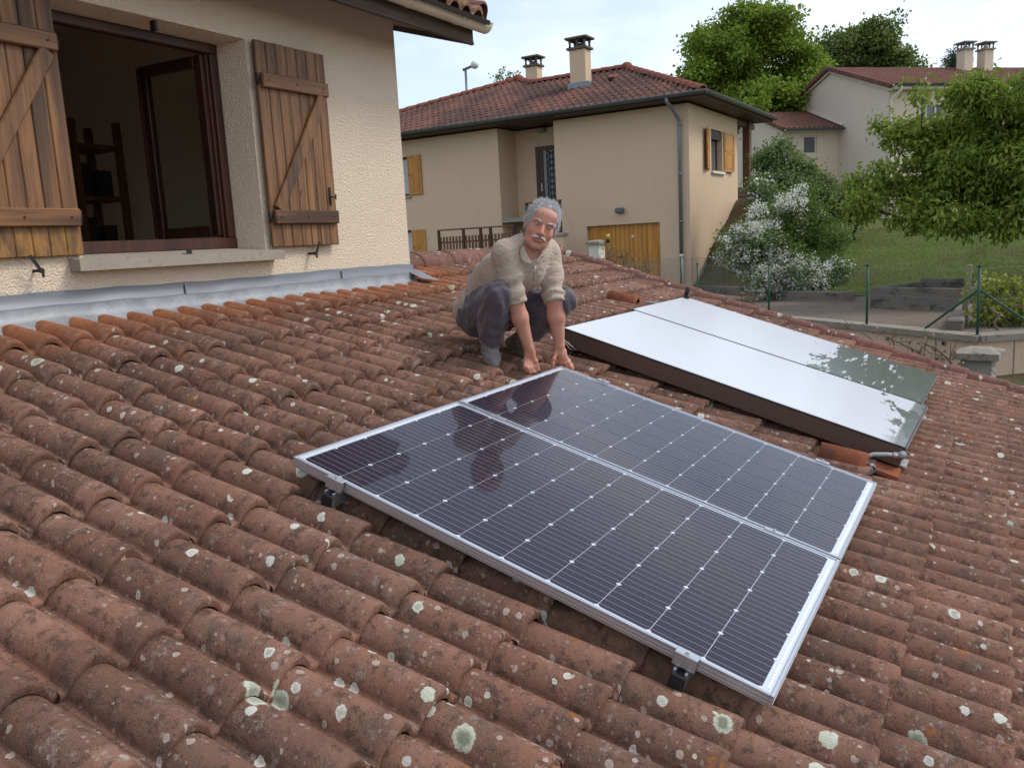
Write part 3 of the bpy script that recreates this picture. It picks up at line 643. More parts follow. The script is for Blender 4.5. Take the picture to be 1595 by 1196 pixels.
# shelf unit in the room
sh = empty('shelf_unit', (2.9, 6.0, 3.4), 'dim wooden shelf unit inside the dark room behind the window', 'shelf')
M_shelf = wood('shelf_wood', (.22, .10, .045), (.16, .07, .03), (.10, .045, .02))
sx0, sx1, sy = 3.93, 4.30, 5.9
for x in (sx0, sx1):
    for y in (sy, sy + .35): MB().bx(x - .025, x + .025, y - .02, y + .02, 3.4, 5.05).build('upright', M_shelf, sh)
for z in (3.7, 4.1, 4.47, 4.85): MB().bx(sx0 - .02, sx1 + .02, sy - .018, sy + .37, z, z + .03).build('shelf', M_shelf, sh)
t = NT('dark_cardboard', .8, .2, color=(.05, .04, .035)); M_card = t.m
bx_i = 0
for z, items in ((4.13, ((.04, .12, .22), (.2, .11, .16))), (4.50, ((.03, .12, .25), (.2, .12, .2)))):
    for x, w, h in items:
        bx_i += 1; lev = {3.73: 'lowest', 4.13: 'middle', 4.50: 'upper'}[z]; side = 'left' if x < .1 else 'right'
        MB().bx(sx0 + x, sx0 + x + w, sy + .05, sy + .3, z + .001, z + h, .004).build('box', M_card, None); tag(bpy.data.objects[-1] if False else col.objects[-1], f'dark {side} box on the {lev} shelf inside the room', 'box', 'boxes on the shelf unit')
# ---------------------------------------------------------------- beige neighbouring house
t = NT('beige_render', .92, .15); p = t.pos(); c = t.mix(t.noise(p, .9, 5, .6), (.60, .45, .31), (.545, .405, .28)); c = t.mix(t.math('MULTIPLY', t.step(t.noise(t.mapv(p, (2.2, 2.2, .35)), 1.6, 5), .5, .8), .18), c, (.36, .275, .19)); t.col(c); t.bump(t.noise(p, 60, 3), .35, .006); M_beige = t.m
t = NT('zinc', .5, .5, .5); t.col(t.mix(t.noise(t.pos(), 5, 4), (.17, .19, .21), (.24, .26, .28))); M_zinc = t.m
t = NT('dark_gutter', .5, .5, .4); t.col(t.mix(t.noise(t.pos(), 3, 4), (.085, .095, .095), (.13, .14, .14))); M_dgut = t.m
t = NT('white_pvc', .5, .4, color=(.62, .58, .50)); M_wpvc = t.m
M_brownw = wood('dark_stained_beam', (.075, .036, .022), (.05, .025, .016), (.03, .016, .011))
M_oak = wood('varnished_oak', (.58, .275, .045), (.47, .205, .034), (.33, .135, .024), rough=.4)
M_post = wood('red_brown_post', (.17, .075, .042), (.12, .052, .03), (.07, .032, .02))
M_rail = wood('brown_rail_wood', (.20, .085, .035), (.13, .055, .025), (.07, .03, .016), axis=1)
def patch2(t, p): return t.math('MULTIPLY', t.step(t.noise(t.mapv(p, (1.0, 1.0, 1.0)), .55, 3, .55), .43, .58), .55)
M_tile2 = tile_material('mottled_roman_tile', (.20, .092, .068), (.165, .08, .062), (.09, .05, .042), 0.0, patch=patch2)
t = NT('door_glass', .15, .5, color=(.10, .11, .12)); M_dglass = t.m
t = NT('net_curtain', .6, .3, color=(.45, .45, .46)); M_curt = t.m
t = NT('cement', .9, .2); t.col(t.mix(t.noise(t.pos(), 4, 5), (.33, .30, .26), (.22, .20, .175))); M_cem = t.m
t = NT('lamp_grey', .4, .4, color=(.10, .11, .12)); M_lampg = t.m
KP = np.array([23.289, 7.608, 0.0]); HB = Matrix.Translation(Vector(KP)) @ Matrix.Rotation(math.radians(-.7), 4, 'Z'); HBi = HB.inverted()
H2 = empty('beige_house', label='beige rendered house with hipped tile roof, wooden garage door and two chimneys', cat='house', mat=HB)
I4 = Matrix.Identity(4)
def h2p(px, py, x=None, y=None):          # photograph position -> house coordinates on the plane x = .. or y = ..
    o_ = HBi @ Vector(CAM); d_ = HBi.to_3x3() @ Vector(pray(px, py)); k = (x - o_.x) / d_.x if x is not None else (y - o_.y) / d_.y
    return o_ + d_ * k
def wall_holes(mb, P0, ex, xs, zs, holes, inward, depth):
    xs = sorted(set(xs)); zs = sorted(set(zs)); P0 = Vector(P0); ex = Vector(ex); inw = Vector(inward)
    Q = lambda a, z, d=0: tuple(P0 + ex * a + Vector((0, 0, z)) + inw * d)
    for i in range(len(xs) - 1):
        for j in range(len(zs) - 1):
            cx, cz = (xs[i] + xs[i + 1]) / 2, (zs[j] + zs[j + 1]) / 2
            if any(a < cx < b and c_ < cz < d_ for a, b, c_, d_ in holes): continue
            mb.add([Q(xs[i], zs[j]), Q(xs[i + 1], zs[j]), Q(xs[i + 1], zs[j + 1]), Q(xs[i], zs[j + 1])], [(0, 1, 2, 3)])
    for a, b, c_, d_ in holes:
        for (u0, v0), (u1, v1) in (((a, c_), (b, c_)), ((b, c_), (b, d_)), ((b, d_), (a, d_)), ((a, d_), (a, c_))):
            mb.add([Q(u0, v0), Q(u1, v1), Q(u1, v1, depth), Q(u0, v0, depth)], [(0, 1, 2, 3)])
GX0, GX1, GZ = .90, 3.20, 4.345
ZT2 = 7.50; RS0, RS1, RD = 4.17, 6.14, 1.10
WU = (9.69, 10.75, 5.72, 6.98); WL = (9.72, 10.75, 3.45, 4.58)
mb = MB()
wall_holes(mb, (0, 0, 0), (0, 1, 0), (0, GX0, GX1, RS0), (1.2, 2.3, GZ, ZT2), [(GX0, GX1, 2.3, GZ)], (1, 0, 0), .16)
wall_holes(mb, (0, 0, 0), (0, 1, 0), (RS1, WU[0], WU[1], WL[0], 15.4), (1.2, WL[2], WL[3], WU[2], WU[3], ZT2), [WU, (WL[0], WL[1], WL[2], WL[3])], (1, 0, 0), .16)
rw = (1.99, 3.10, 5.78, 6.98)
wall_holes(mb, (0, 0, 0), (1, 0, 0), (0, rw[0], rw[1], 4.74), (1.2, rw[2], rw[3], ZT2), [rw], (0, 1, 0), .22)
q = lambda *a: mb.add(a, [(0, 1, 2, 3)])
q((0, RS1, 1.2), (RD, RS1, 1.2), (RD, RS1, ZT2), (0, RS1, ZT2)); q((0, RS0, 1.2), (RD, RS0, 1.2), (RD, RS0, ZT2), (0, RS0, ZT2)); q((RD, RS0, 1.2), (RD, RS1, 1.2), (RD, RS1, ZT2), (RD, RS0, ZT2))
q((4.74, 0, 1.2), (4.74, 4, 1.2), (4.74, 4, ZT2), (4.74, 0, ZT2)); q((4.74, 4, 1.2), (8, 4, 1.2), (8, 4, ZT2), (4.74, 4, ZT2)); q((8, 4, 1.2), (8, 15.4, 1.2), (8, 15.4, ZT2), (8, 4, ZT2)); q((8, 15.4, 1.2), (0, 15.4, 1.2), (0, 15.4, ZT2), (8, 15.4, ZT2))
link('wall', mb.mesh('wall', M_beige), H2, None, I4)
# garage door of vertical boards
gd = bpy.data.objects.new('garage_door', None); col.objects.link(gd); gd.parent = H2
n_ = 16; w_ = (GX1 - GX0) / n_; gp = MB(); gp.box((0, 0, 0), (.03, w_ - .006, GZ - 2.3), None, .004); ME_gp = gp.mesh('plank', M_oak)
for i in range(n_): link('plank', ME_gp, gd, None, Matrix.Translation((.155 + random.uniform(-.002, .002), GX0 + w_ * (i + .5), (GZ + 2.3) / 2)))
MB().bx(.135, .1395, GX0 + .85, GX0 + .93, 3.95, 4.03).build('keyhole_plate', M_steel, gd, I4)
MB().bx(.172, .18, GX0, GX1, 2.3, GZ).build('backing', M_brownw, gd, I4)
# panelled shutters with arched fields
def arch(mb, w, z0, z1, th, x):
    pts = [(-w, z0), (w, z0), (w, z1 - w * .35)] + [(w * math.cos(a), z1 - w * .35 + w * .35 * math.sin(a)) for a in np.linspace(0, math.pi, 7)][1:-1] + [(-w, z1 - w * .35)]
    mb.prism([(x, a, b) for a, b in pts], (-th, 0, 0))
def shutter2(M_, w, h, parent=H2):
    e = bpy.data.objects.new('shutter', None); col.objects.link(e); e.parent = parent; e.matrix_basis = M_
    MB().bx(-.012, .012, -w / 2, w / 2, 0, h, .004).build('slab', M_oak, e, I4)
    f = MB(); s = .07
    f.bx(-.024, -.0125, -w / 2, -w / 2 + s, 0, h, .003); f.bx(-.024, -.0125, w / 2 - s, w / 2, 0, h, .003)
    for z in (0, h * .46, h - s): f.bx(-.0235, -.0125, -w / 2 + s + .0005, w / 2 - s - .0005, z, z + s, .003)
    f.build('stile_frame', M_oak, e, I4)
    for z0, z1 in ((s + .03, h * .46 - .02), (h * .46 + s + .03, h - s - .015)):
        m = MB(); arch(m, w / 2 - s - .03, z0, z1, .010, -.0125); m.build('panel', M_oak, e, I4)
    m = MB(); m.bx(-.034, -.0245, w / 2 - .12, w / 2 - .02, h * .5, h * .5 + .02); m.build('espagnolette', M_iron, e, I4)
shutter2(Matrix.Translation((-.03, 9.40, 5.73)), .55, 1.27)
shutter2(Matrix.Translation((-.03, 9.42, 3.40)), .56, 1.18)
shutter2(Matrix.Translation((1.60, -.035, 5.80)) @ Matrix.Rotation(math.radians(90 + 12), 4, 'Z'), .72, 1.16)
shutter2(Matrix.Translation((3.64, -.045, 5.80)) @ Matrix.Rotation(math.radians(90 - 4), 4, 'Z'), .88, 1.18)
def window2(M_, w, h, curtain):
    e = bpy.data.objects.new('window', None); col.objects.link(e); e.parent = H2; e.matrix_basis = M_
    f = MB(); f.bx(0, .05, -w / 2, -w / 2 + .07, 0, h); f.bx(0, .05, w / 2 - .07, w / 2, 0, h); f.bx(.0005, .0495, -w / 2 + .0705, w / 2 - .0705, 0, .07); f.bx(.0005, .0495, -w / 2 + .0705, w / 2 - .0705, h - .07, h); f.bx(-.004, .0535, -.03, .03, .0705, h - .0705); f.build('frame', M_frame, e, I4)
    MB().bx(.02, .03, -w / 2 + .06, w / 2 - .06, .06, h - .06).build('pane', M_curt if curtain else M_dglass, e, I4)
window2(Matrix.Translation((.11, 10.22, 5.72)), 1.06, 1.26, True); window2(Matrix.Translation((.11, 10.235, 3.45)), 1.03, 1.13, True)
window2(Matrix.Translation((2.545, .17, 5.78)) @ Matrix.Rotation(math.radians(90), 4, 'Z'), 1.11, 1.2, False)
MB().bx(1.95, 3.14, .05, .20, 6.72, 6.975).build('blind_box', M_brownw, H2, I4)
MB().bx(1.95, 3.20, -.07, .05, 5.70, 5.779, .006).build('window_sill', M_wpvc, H2, I4)
MB().bx(-.07, .05, 9.62, 10.8, 5.64, 5.718, .006).build('window_sill', M_sill, H2, I4)
# front door with iron grille in the recess
dr = bpy.data.objects.new('front_door', None); col.objects.link(dr); dr.parent = H2
dy0, dy1, dz0, dz1 = 4.45, 5.40, 4.75, 6.93; dx = RD - .03
m = MB(); m.bx(dx - .03, dx + .028, dy1 - .11, dy1, dz0, dz1); m.bx(dx - .03, dx + .028, dy0, dy0 + .11, dz0, dz1); m.bx(dx - .0295, dx + .0275, dy0 + .1105, dy1 - .1105, dz1 - .13, dz1); m.bx(dx - .02, dx + .0275, dy1 - .26, dy1 - .1105, dz0, dz1 - .1305); m.bx(dx - .02, dx + .0275, dy0 + .1105, dy0 + .2, dz0, dz1 - .1305); m.build('door_frame', M_frame, dr, I4)
MB().bx(dx, dx + .01, dy0 + .2, dy1 - .26, dz0, dz1 - .131).build('pane', M_dglass, dr, I4)
g = MB()
for k in range(4):
    y = dy0 + .25 + k * .10; g.tube([(dx - .03, y, dz0), (dx - .03, y, dz1 - .14)], .010, 5)
for k in range(11):
    zc = dz0 + .15 + k * .19
    for s_ in (-1, 1): g.tube([(dx - .032, dy0 + .40 + s_ * .14 * math.sin(a), zc + .09 * math.cos(a)) for a in np.linspace(0, math.pi, 7)], .009, 4)
g.build('iron_grille', M_iron, dr, I4)
MB().bx(dx - .06, dx - .0205, dy1 - .21, dy1 - .185, 5.55, 5.80).build('handle', M_steel, dr, I4)
MB().bx(-.03, RD - .002, RS0 + .002, RS1 - .002, 4.62, 4.75).build('landing', M_cem, H2, I4)
for nm, P_ in (('wall_lamp', h2p(965, 328, x=-.12)), ('porch_lamp', h2p(843, 203, x=RD - .1))):
    m = MB(); m.box(P_, (.20, .24, .15), None, .03); m.box((P_.x + .10, P_.y, P_.z), (.05, .10, .10)); m.build(nm, M_lampg if nm == 'wall_lamp' else M_cem, H2, I4)
# roof
OV, ZE, PT = .62, 7.70, .43; ca_, sa_ = math.cos(math.atan(PT)), math.sin(math.atan(PT))
zf = lambda x: ZE + PT * (x + OV)
C0, RR, JJ, PP, LL, BR = (-OV, -OV), (3.08, 3.05), (3.08, 6.5), (3.95, 7.55), (-OV, 16.1), (6.80, -OV)
z3 = lambda p, h: (p[0], p[1], zf(h))
m = MB(); dz = -.05
F1 = [(C0[0], C0[1], ZE + dz), (RR[0], RR[1], zf(RR[0]) + dz), (JJ[0], JJ[1], zf(JJ[0]) + dz), (PP[0], PP[1], zf(PP[0]) + dz), (LL[0], LL[1], ZE + dz)]
m.add(F1, [(0, 1, 2, 3, 4)]); m.add([(C0[0], C0[1], ZE + dz), (BR[0], BR[1], ZE + dz), (RR[0], RR[1], zf(RR[0]) + dz)], [(0, 1, 2)])
m.add([(BR[0], BR[1], ZE + dz), (BR[0], 6.5, ZE + dz), (JJ[0], JJ[1], zf(JJ[0]) + dz), (RR[0], RR[1], zf(RR[0]) + dz)], [(0, 1, 2, 3)])
m.add([(JJ[0], JJ[1], zf(JJ[0]) + dz), (BR[0], 6.5, ZE + dz), (8.6, 6.5, ZE + dz), (8.6, 16.1, ZE + dz), (LL[0], LL[1], ZE + dz), (PP[0], PP[1], zf(PP[0]) + dz)], [(0, 1, 2, 5), (5, 2, 3), (5, 3, 4)])
rf2 = link('roof', m.mesh('roof', M_tile2), H2, None, I4)
MB().bx(-OV + .01, 6.79, -OV + .01, 16.0, ZT2 + .042, ZT2 + .08).build('soffit', M_brownw, H2, I4)
m = MB(); m.bx(-OV - .012, -OV + .009, -OV - .01, 16.0, ZT2 + .04, ZE - .03); m.build('fascia', M_brownw, H2, I4); m = MB(); m.bx(-OV + .0095, 6.8, -OV - .012, -OV + .009, ZT2 + .04, ZE - .03); m.build('fascia', M_brownw, H2, I4)
def roman(seed, w=.225, L=.42):
    r = random.Random(seed); mb = MB(); rows = [[], [], [], []]
    for i in range(9):
        f = i / 8; x = w * f; z = .055 * math.sin(math.pi * min(1, f / .72)) ** .8 if f < .72 else -.012 * math.sin(math.pi * (f - .72) / .28)
        e_ = r.uniform(-.003, .003); rows[0].append((x, .004 + e_, z - .004)); rows[1].append((x, e_, z + .018)); rows[2].append((x, .02, z + .020)); rows[3].append((x, L, z - .006))
    mb.grid(rows, True); return mb.mesh('tile', M_tile2)
RT = [roman(k) for k in range(4)]
def inpoly(p, poly):
    c_ = False; n = len(poly)
    for i in range(n):
        a, b = poly[i], poly[(i + 1) % n]
        if (a[1] > p[1]) != (b[1] > p[1]) and p[0] < (b[0] - a[0]) * (p[1] - a[1]) / (b[1] - a[1]) + a[0]: c_ = not c_
    return c_
cand2 = []; ex_ = .35 * ca_
polyF = [C0, RR, JJ, PP, LL]; polyR = [C0, BR, RR]
for j in range(16):
    for i in range(80):
        x = -OV - .05 + j * ex_; y = -OV + .225 * (i + 1)
        if inpoly((x + ex_ * .4, y - .11), polyF): cand2.append((0, x, y))
        xx = -OV + .225 * i; yy = -OV - .05 + j * ex_
        if inpoly((xx + .11, yy + ex_ * .4), polyR): cand2.append((1, xx, yy))
MF = Matrix(((0, ca_, -sa_, 0), (-1, 0, 0, 0), (0, sa_, ca_, 0), (0, 0, 0, 1))); MRt = Matrix(((1, 0, 0, 0), (0, ca_, -sa_, 0), (0, sa_, ca_, 0), (0, 0, 0, 1)))
TT = []
for kd, x, y in cand2:
    M_ = Matrix.Translation((x, y, zf(x if kd == 0 else y) - .035)) @ (MF if kd == 0 else MRt)
    w = HB @ M_.translation; q = proj(tuple(w)); vis = 618 < q[0] < 1230
    d_ = (w - Vector(CAM)).normalized(); nz_ = (HB.to_3x3() @ Vector((-sa_, 0, ca_) if kd == 0 else (0, -sa_, ca_))).dot(-d_)
    TT.append(((max(nz_, 0) / q[2] ** 2) if vis else 0, M_))
TT.sort(key=lambda a: -a[0]); rest2 = MB()
for n_, (ar, M_) in enumerate(TT):
    me = RT[n_ % 4]; M_ = M_ @ Matrix.Rotation(random.uniform(-.02, .02), 4, 'Z') @ Matrix.Translation((0, random.uniform(-.008, .008), random.uniform(0, .004)))
    if n_ < 300 and ar > 0: link('tile', me, rf2, None, M_)
    else:
        b = len(rest2.v); rest2.v += [tuple(M_ @ v.co) for v in me.vertices]; rest2.f += [tuple(b + j for j in p.vertices) for p in me.polygons]; rest2.sm += [True] * len(me.polygons)
o = link('remaining_tiles', rest2.mesh('remaining_tiles', M_tile2), rf2, None, I4); o['kind'] = 'stuff'
t = NT('ridge_clay', .9, .15); t.col(t.mix(t.noise(t.pos(), 3, 5), (.27, .085, .05), (.17, .07, .05))); M_ridge2 = t.m
def caps(a, b, z_off=.02, r=.12, seg=.40):
    a, b = Vector(a), Vector(b); L = (b - a).length; n = max(1, int(L / seg)); d = (b - a) / n
    dd = d.normalized(); s_ = dd.cross(Vector((0, 0, 1))).normalized(); u_ = s_.cross(dd); Mr = Matrix((s_, dd, u_)).transposed().to_4x4()
    mb = MB(); rows = []
    for y, k in ((0, .8), (.002, 1.08), (.08, 1.06), (d.length + .03, .92)):
        rows.append([(r * k * math.cos(math.pi * f), y, r * k * math.sin(math.pi * f) - .03) for f in np.linspace(0, 1, 8)])
    mb.grid(rows, True); me = mb.mesh('ridge_cap', M_ridge2)
    for i in range(n): link('ridge_cap', me, rf2, None, Matrix.Translation(a + d * i + Vector((0, 0, z_off))) @ Mr)
    s2 = MB(); s2.tube([tuple(b + Vector((0, 0, z_off - .05))), tuple(b + Vector((0, 0, z_off + .02)))], [.15, .08], 8); 
caps(z3(C0, -OV), z3(RR, RR[0])); caps(z3(JJ, JJ[0]), z3(RR, RR[0]), .03); caps(z3(JJ, JJ[0]), z3(PP, PP[0])); caps(z3(LL, -OV), z3(PP, PP[0]))
for pt in (RR, PP): m = MB(); m.tube([(pt[0], pt[1], zf(pt[0]) - .05), (pt[0], pt[1], zf(pt[0]) + .10), (pt[0], pt[1], zf(pt[0]) + .16)], [.19, .17, .08], 10); m.build('ridge_finial', M_ridge2, rf2, I4)
# gutters and downpipe
def halfgut(a, b, r, mat_, parent, down=(0, 0, -1)):
    a, b = Vector(a), Vector(b); d = (b - a).normalized(); s_ = d.cross(Vector((0, 0, 1))).normalized(); m = MB()
    m.grid([[tuple(P_ + s_ * (r * math.cos(math.pi * f)) - Vector((0, 0, 1)) * (r * math.sin(math.pi * f))) for f in np.linspace(0, 1, 9)] for P_ in (a, b)], True)
    m.tube([tuple(a + s_ * r), tuple(b + s_ * r)], .012, 6); m.tube([tuple(a - s_ * r), tuple(b - s_ * r)], .012, 6); return m.build('gutter', mat_, parent, I4)
halfgut((-OV - .09, -OV - .13, 7.66), (-OV - .09, 16, 7.66), .085, M_dgut, H2); halfgut((-OV - .13, -OV - .09, 7.658), (6.86, -OV - .09, 7.658), .085, M_dgut, H2)
m = MB(); m.tube([(-OV - .09, .36, 7.60), (-OV - .09, .36, 7.50), (-.35, .30, 7.30), (-.10, .24, 7.08), (-.08, .24, 6.95), (-.08, .25, 3.38)], .05, 10)
for z in (6.9, 5.6, 4.3): m.tube([(-.08, .245, z), (-.08, .245, z + .05)], .062, 10)
m.build('downpipe', M_zinc, H2, I4)
m = MB(); m.tube([(-.08, .25, 3.40), (-.08, .26, 2.0)], .056, 10); m.tube([(-.08, .25, 3.33), (-.08, .25, 3.42)], .07, 10); m.build('drain_boot', M_wpvc, H2, I4)
m = MB(); m.bx(5.80, 6.06, -.10, .13, 3.5, ZT2 + .03); m.build('porch_post', M_post, H2, I4)
m = MB(); m.bx(4.76, 6.75, -.03, .12, ZT2 - .16, ZT2); m.build('porch_beam', M_brownw, H2, I4)
for k in range(7): MB().bx(4.80 + .14 * k, 4.88 + .14 * k, .02, .045, 4.3, 5.38).build('porch_slat', M_brownw, H2, I4)
MB().bx(4.76, 5.85, .0, .0195, 5.1, 5.16).build('porch_rail', M_brownw, H2, I4)
# chimneys
def chimney(x, y, w, d, z0, z1, parent=H2, mat_=M_beige, capm=None, legs=True, nm='chimney'):
    capm = capm or M_cem
    e = bpy.data.objects.new(nm, None); col.objects.link(e); e.parent = parent
    MB().bx(x - d / 2, x + d / 2, y - w / 2, y + w / 2, z0, z1, .01).build('shaft', mat_, e, I4)
    MB().bx(x - d / 2 - .07, x + d / 2 + .07, y - w / 2 - .07, y + w / 2 + .07, z1 + .0005, z1 + .07, .01).build('collar', capm, e, I4)
    for sx in (-1, 1):
        for k in (-1, 0, 1): m = MB(); m.tube([(x + sx * (d / 2 - .03), y + k * (w / 2 - .02), z1 + .07), (x + sx * (d / 2 - .03), y + k * (w / 2 - .02), z1 + .15), (x + sx * (d / 2 - .03), y + k * (w / 2 - .02), z1 + .30)], [.055, .035, .055], 6); m.build('baluster', capm, e, I4)
    MB().bx(x - d / 2 - .11, x + d / 2 + .11, y - w / 2 - .11, y + w / 2 + .11, z1 + .30, z1 + .37, .02).build('cap_slab', capm, e, I4)
    m = MB(); m.tube([(x, y, z1 + .07), (x, y, z1 + .2)], .1, 8); m.build('flue', capm, e, I4)
t = NT('dark_cement', .9, .2); t.col(t.mix(t.noise(t.pos(), 6, 5), (.16, .13, .11), (.09, .075, .065))); M_dcem = t.m
t_ = h2p(900, 76, x=1.55); chimney(1.75, t_.y + .03, .54, .42, 8.3, t_.z - .02, capm=M_dcem)
MB().bx(1.5, 2.0, t_.y - .32, t_.y + .38, 8.35, 8.78).build('chimney_flashing', M_zinc, H2, I4)
t_ = h2p(827, 104, x=4.9); chimney(5.1, t_.y, .48, .40, 8.6, t_.z, capm=M_dcem)
t_ = h2p(955, 127, x=1.9); m = MB(); m.box((1.9, t_.y, zf(1.9) + .05), (.3, .28, .12), Matrix.Rotation(-math.atan(PT), 3, 'Y'), .02); m.build('roof_vent', M_ridge2, H2, I4)
m = MB(); m.box((1.73, t_.y, zf(1.73) + .055), (.02, .18, .07)); m.build('vent_mouth', M_deck, H2, I4)
# stair balustrades in front of the house
def balustrade(y0, y1, x, z0, z1, posts, label, slats=True, low=None):
    e = empty('balustrade', label=label, cat='railing', mat=HB @ Matrix.Translation((x, y0, z0)))
    L = y1 - y0; h = z1 - z0
    MB().bx(-.05, .05, -.03, L + .03, h - .045, h, .008).build('handrail', M_rail, e, I4)
    for f in posts: MB().bx(-.035, .035, L * f - .035, L * f + .035, 0, h - .0455).build('post', M_brownw, e, I4)
    if slats:
        MB().bx(.012, .035, 0, L, h * .55, h * .60).build('cross_rail', M_brownw, e, I4)
        n = int(L / .115); m = MB(); m.box((0, 0, 0), (.02, .07, h * .78), None, .003); me = m.mesh('slat', M_rail)
        for i in range(n): link('slat', me, e, None, Matrix.Translation((0, (i + .5) * L / n, h * .37)))
    return e
balustrade(4.84, 7.54, -1.5, 3.55, 4.50, (0, .30, .43, .66, 1.0), 'brown wooden stair railing with upright slats, left of the man')
balustrade(3.30, 4.42, -1.45, 4.20, 5.12, (0.02, .5, .98), 'short brown railing of the front door landing, partly behind the man\'s head', False)
m = MB(); m.bx(-1.55, -1.35, 3.2, 4.5, 1.5, 4.1); m.build('stair_wall', M_beige, H2, I4); m = MB(); m.bx(-1.60, -1.30, 3.15, 4.55, 4.10, 4.19, .01); m.build('stair_coping', M_cem, H2, I4)

# ---------------------------------------------------------------- pale house up the hill, turned by 45 degrees
t = NT('shaded_render', .92, .15); t.col(t.mix(t.noise(t.pos(), .7, 4), (.60, .53, .45), (.55, .485, .41))); M_shaded = t.m  # greyer copy of the house render: the gables' shade is put into the colour
t = NT('lit_render', .92, .15); t.col(t.mix(t.noise(t.pos(), .7, 4), (.64, .53, .41), (.60, .495, .38))); M_lit = t.m  # warmer copy of the same render, with the front's light in its colour
M_tile3 = tile_material('red_brown_tile_far', (.20, .088, .066), (.175, .08, .062), (.115, .058, .048), 0.0)
HC = Matrix.Translation((39.76, 4.376, 0)) @ Matrix.Rotation(math.radians(-45), 4, 'Z')
H3 = empty('pale_house', label='pale two-storey house with a long red-brown roof and twin chimneys, far right behind the tree', cat='house', mat=HC)
GW, PZ, EZ = 7.8, 11.05, 9.62
m = MB(); m.add([(0, 0, 3), (0, GW, 3), (0, GW, EZ), (0, GW / 2, PZ - .12), (0, 0, EZ)], [(0, 1, 2, 3, 4)]); m.add([(22, 0, 3), (22, GW, 3), (22, GW, EZ), (22, GW / 2, PZ - .12), (22, 0, EZ)], [(0, 1, 2, 3, 4)]); m.add([(0, GW, 3), (22, GW, 3), (22, GW, EZ), (0, GW, EZ)], [(0, 1, 2, 3)])
link('gable_wall', m.mesh('gable_wall', M_shaded), H3, None, I4)
m = MB(); wins = [(1.9, 2.9, 7.4, 8.8), (6.2, 7.4, 7.4, 8.8), (1.9, 2.9, 4.6, 6.0), (6.0, 7.6, 4.4, 6.2), (10.5, 11.7, 7.4, 8.8)]
wall_holes(m, (0, 0, 0), (1, 0, 0), [0, 22] + [w[0] for w in wins] + [w[1] for w in wins], [3, EZ] + [w[2] for w in wins] + [w[3] for w in wins], wins, (0, 1, 0), .15)
link('front_wall', m.mesh('front_wall', M_lit), H3, None, I4)
for w in wins:
    e = bpy.data.objects.new('window', None); col.objects.link(e); e.parent = H3
    MB().bx(w[0], w[1], .12, .14, w[2], w[3]).build('pane', M_dglass, e, I4)
    f = MB(); f.bx(w[0], w[0] + .07, .08, .1195, w[2], w[3]); f.bx(w[1] - .07, w[1], .08, .1195, w[2], w[3]); f.bx((w[0] + w[1]) / 2 - .04, (w[0] + w[1]) / 2 + .04, .08, .1195, w[2], w[3]); f.build('frame', M_wpvc, e, I4)
def slab_roof(parent, pts, th, mat_, nm='roof'):
    m = MB(); a = [Vector(p) for p in pts]; m.prism([tuple(p) for p in a], (0, 0, th)); return m.build(nm, mat_, parent, I4)
def wavy_roof(parent, x0, x1, yA, zA, yB, zB, mat_, nm='roof', rows_=18, pitch=.25):
    m = MB(); n = int((x1 - x0) / pitch * 4); R_ = []
    for j in range(rows_):
        for k, (f, up) in enumerate(((j / rows_, .045), ((j + .999) / rows_, 0.0))):
            R_.append([(x0 + (x1 - x0) * i / n, yA + (yB - yA) * f, zA + (zB - zA) * f + up + .035 * math.sin(2 * math.pi * i / 4 + .01)) for i in range(n + 1)])
    m.grid(R_, True); o = m.build(nm, mat_, parent, I4); o['kind'] = 'stuff'; return o
ov = .35; sl3 = (PZ - EZ) / (GW / 2)
wavy_roof(H3, -.25, 22.3, -ov, EZ - ov * sl3 + .08, GW / 2, PZ + .02, M_tile3, 'roof_slope'); wavy_roof(H3, -.25, 22.3, GW + ov, EZ - ov * sl3 + .08, GW / 2, PZ + .02, M_tile3, 'roof_slope', 6, .5)
def verge3(P0, P1, n, parent):
    P0, P1 = Vector(P0), Vector(P1); d = (P1 - P0) / n; m = MB(); 
    for i in range(n):
        m = MB(); m.bar(P0 + d * i, P0 + d * (i + .97), .16, .20, .03); m.build('verge_tile', M_tile3, parent, I4)
verge3((-.2, -ov, EZ - ov * sl3 + .04), (-.2, GW / 2, PZ + .02), 13, H3); verge3((-.2, GW + ov, EZ - ov * sl3 + .04), (-.2, GW / 2, PZ + .02), 13, H3)
m = MB(); m.bar((-.10, -ov + .05, EZ - ov * sl3 - .11), (-.10, GW / 2, PZ - .13), .03, .09); m.build('barge_board', M_wpvc, H3, I4); m = MB(); m.bar((-.10, GW + ov, EZ - ov * sl3 - .11), (-.10, GW / 2, PZ - .13), .03, .09); m.build('barge_board', M_wpvc, H3, I4)
m = MB(); m.bx(-.05, 22.2, -ov - .02, -.002, EZ - .22, EZ - .10); m.build('eave_board', M_wpvc, H3, I4)
halfgut((-.15, -ov - .11, EZ - .02), (22.3, -ov - .11, EZ - .02), .09, M_dgut, H3)
m = MB(); m.tube([(.25, -ov - .1, EZ - .1), (.25, -ov - .1, EZ - .25), (.06, -.10, EZ - .55), (.06, -.08, EZ - .7), (.06, -.08, 3)], .05, 8); m.build('downpipe', M_wpvc, H3, I4)
for yy in (6.7, 7.85): chimney(yy, 3.2, .50, .50, 10.4, 11.72, H3, M_lit, M_cem)
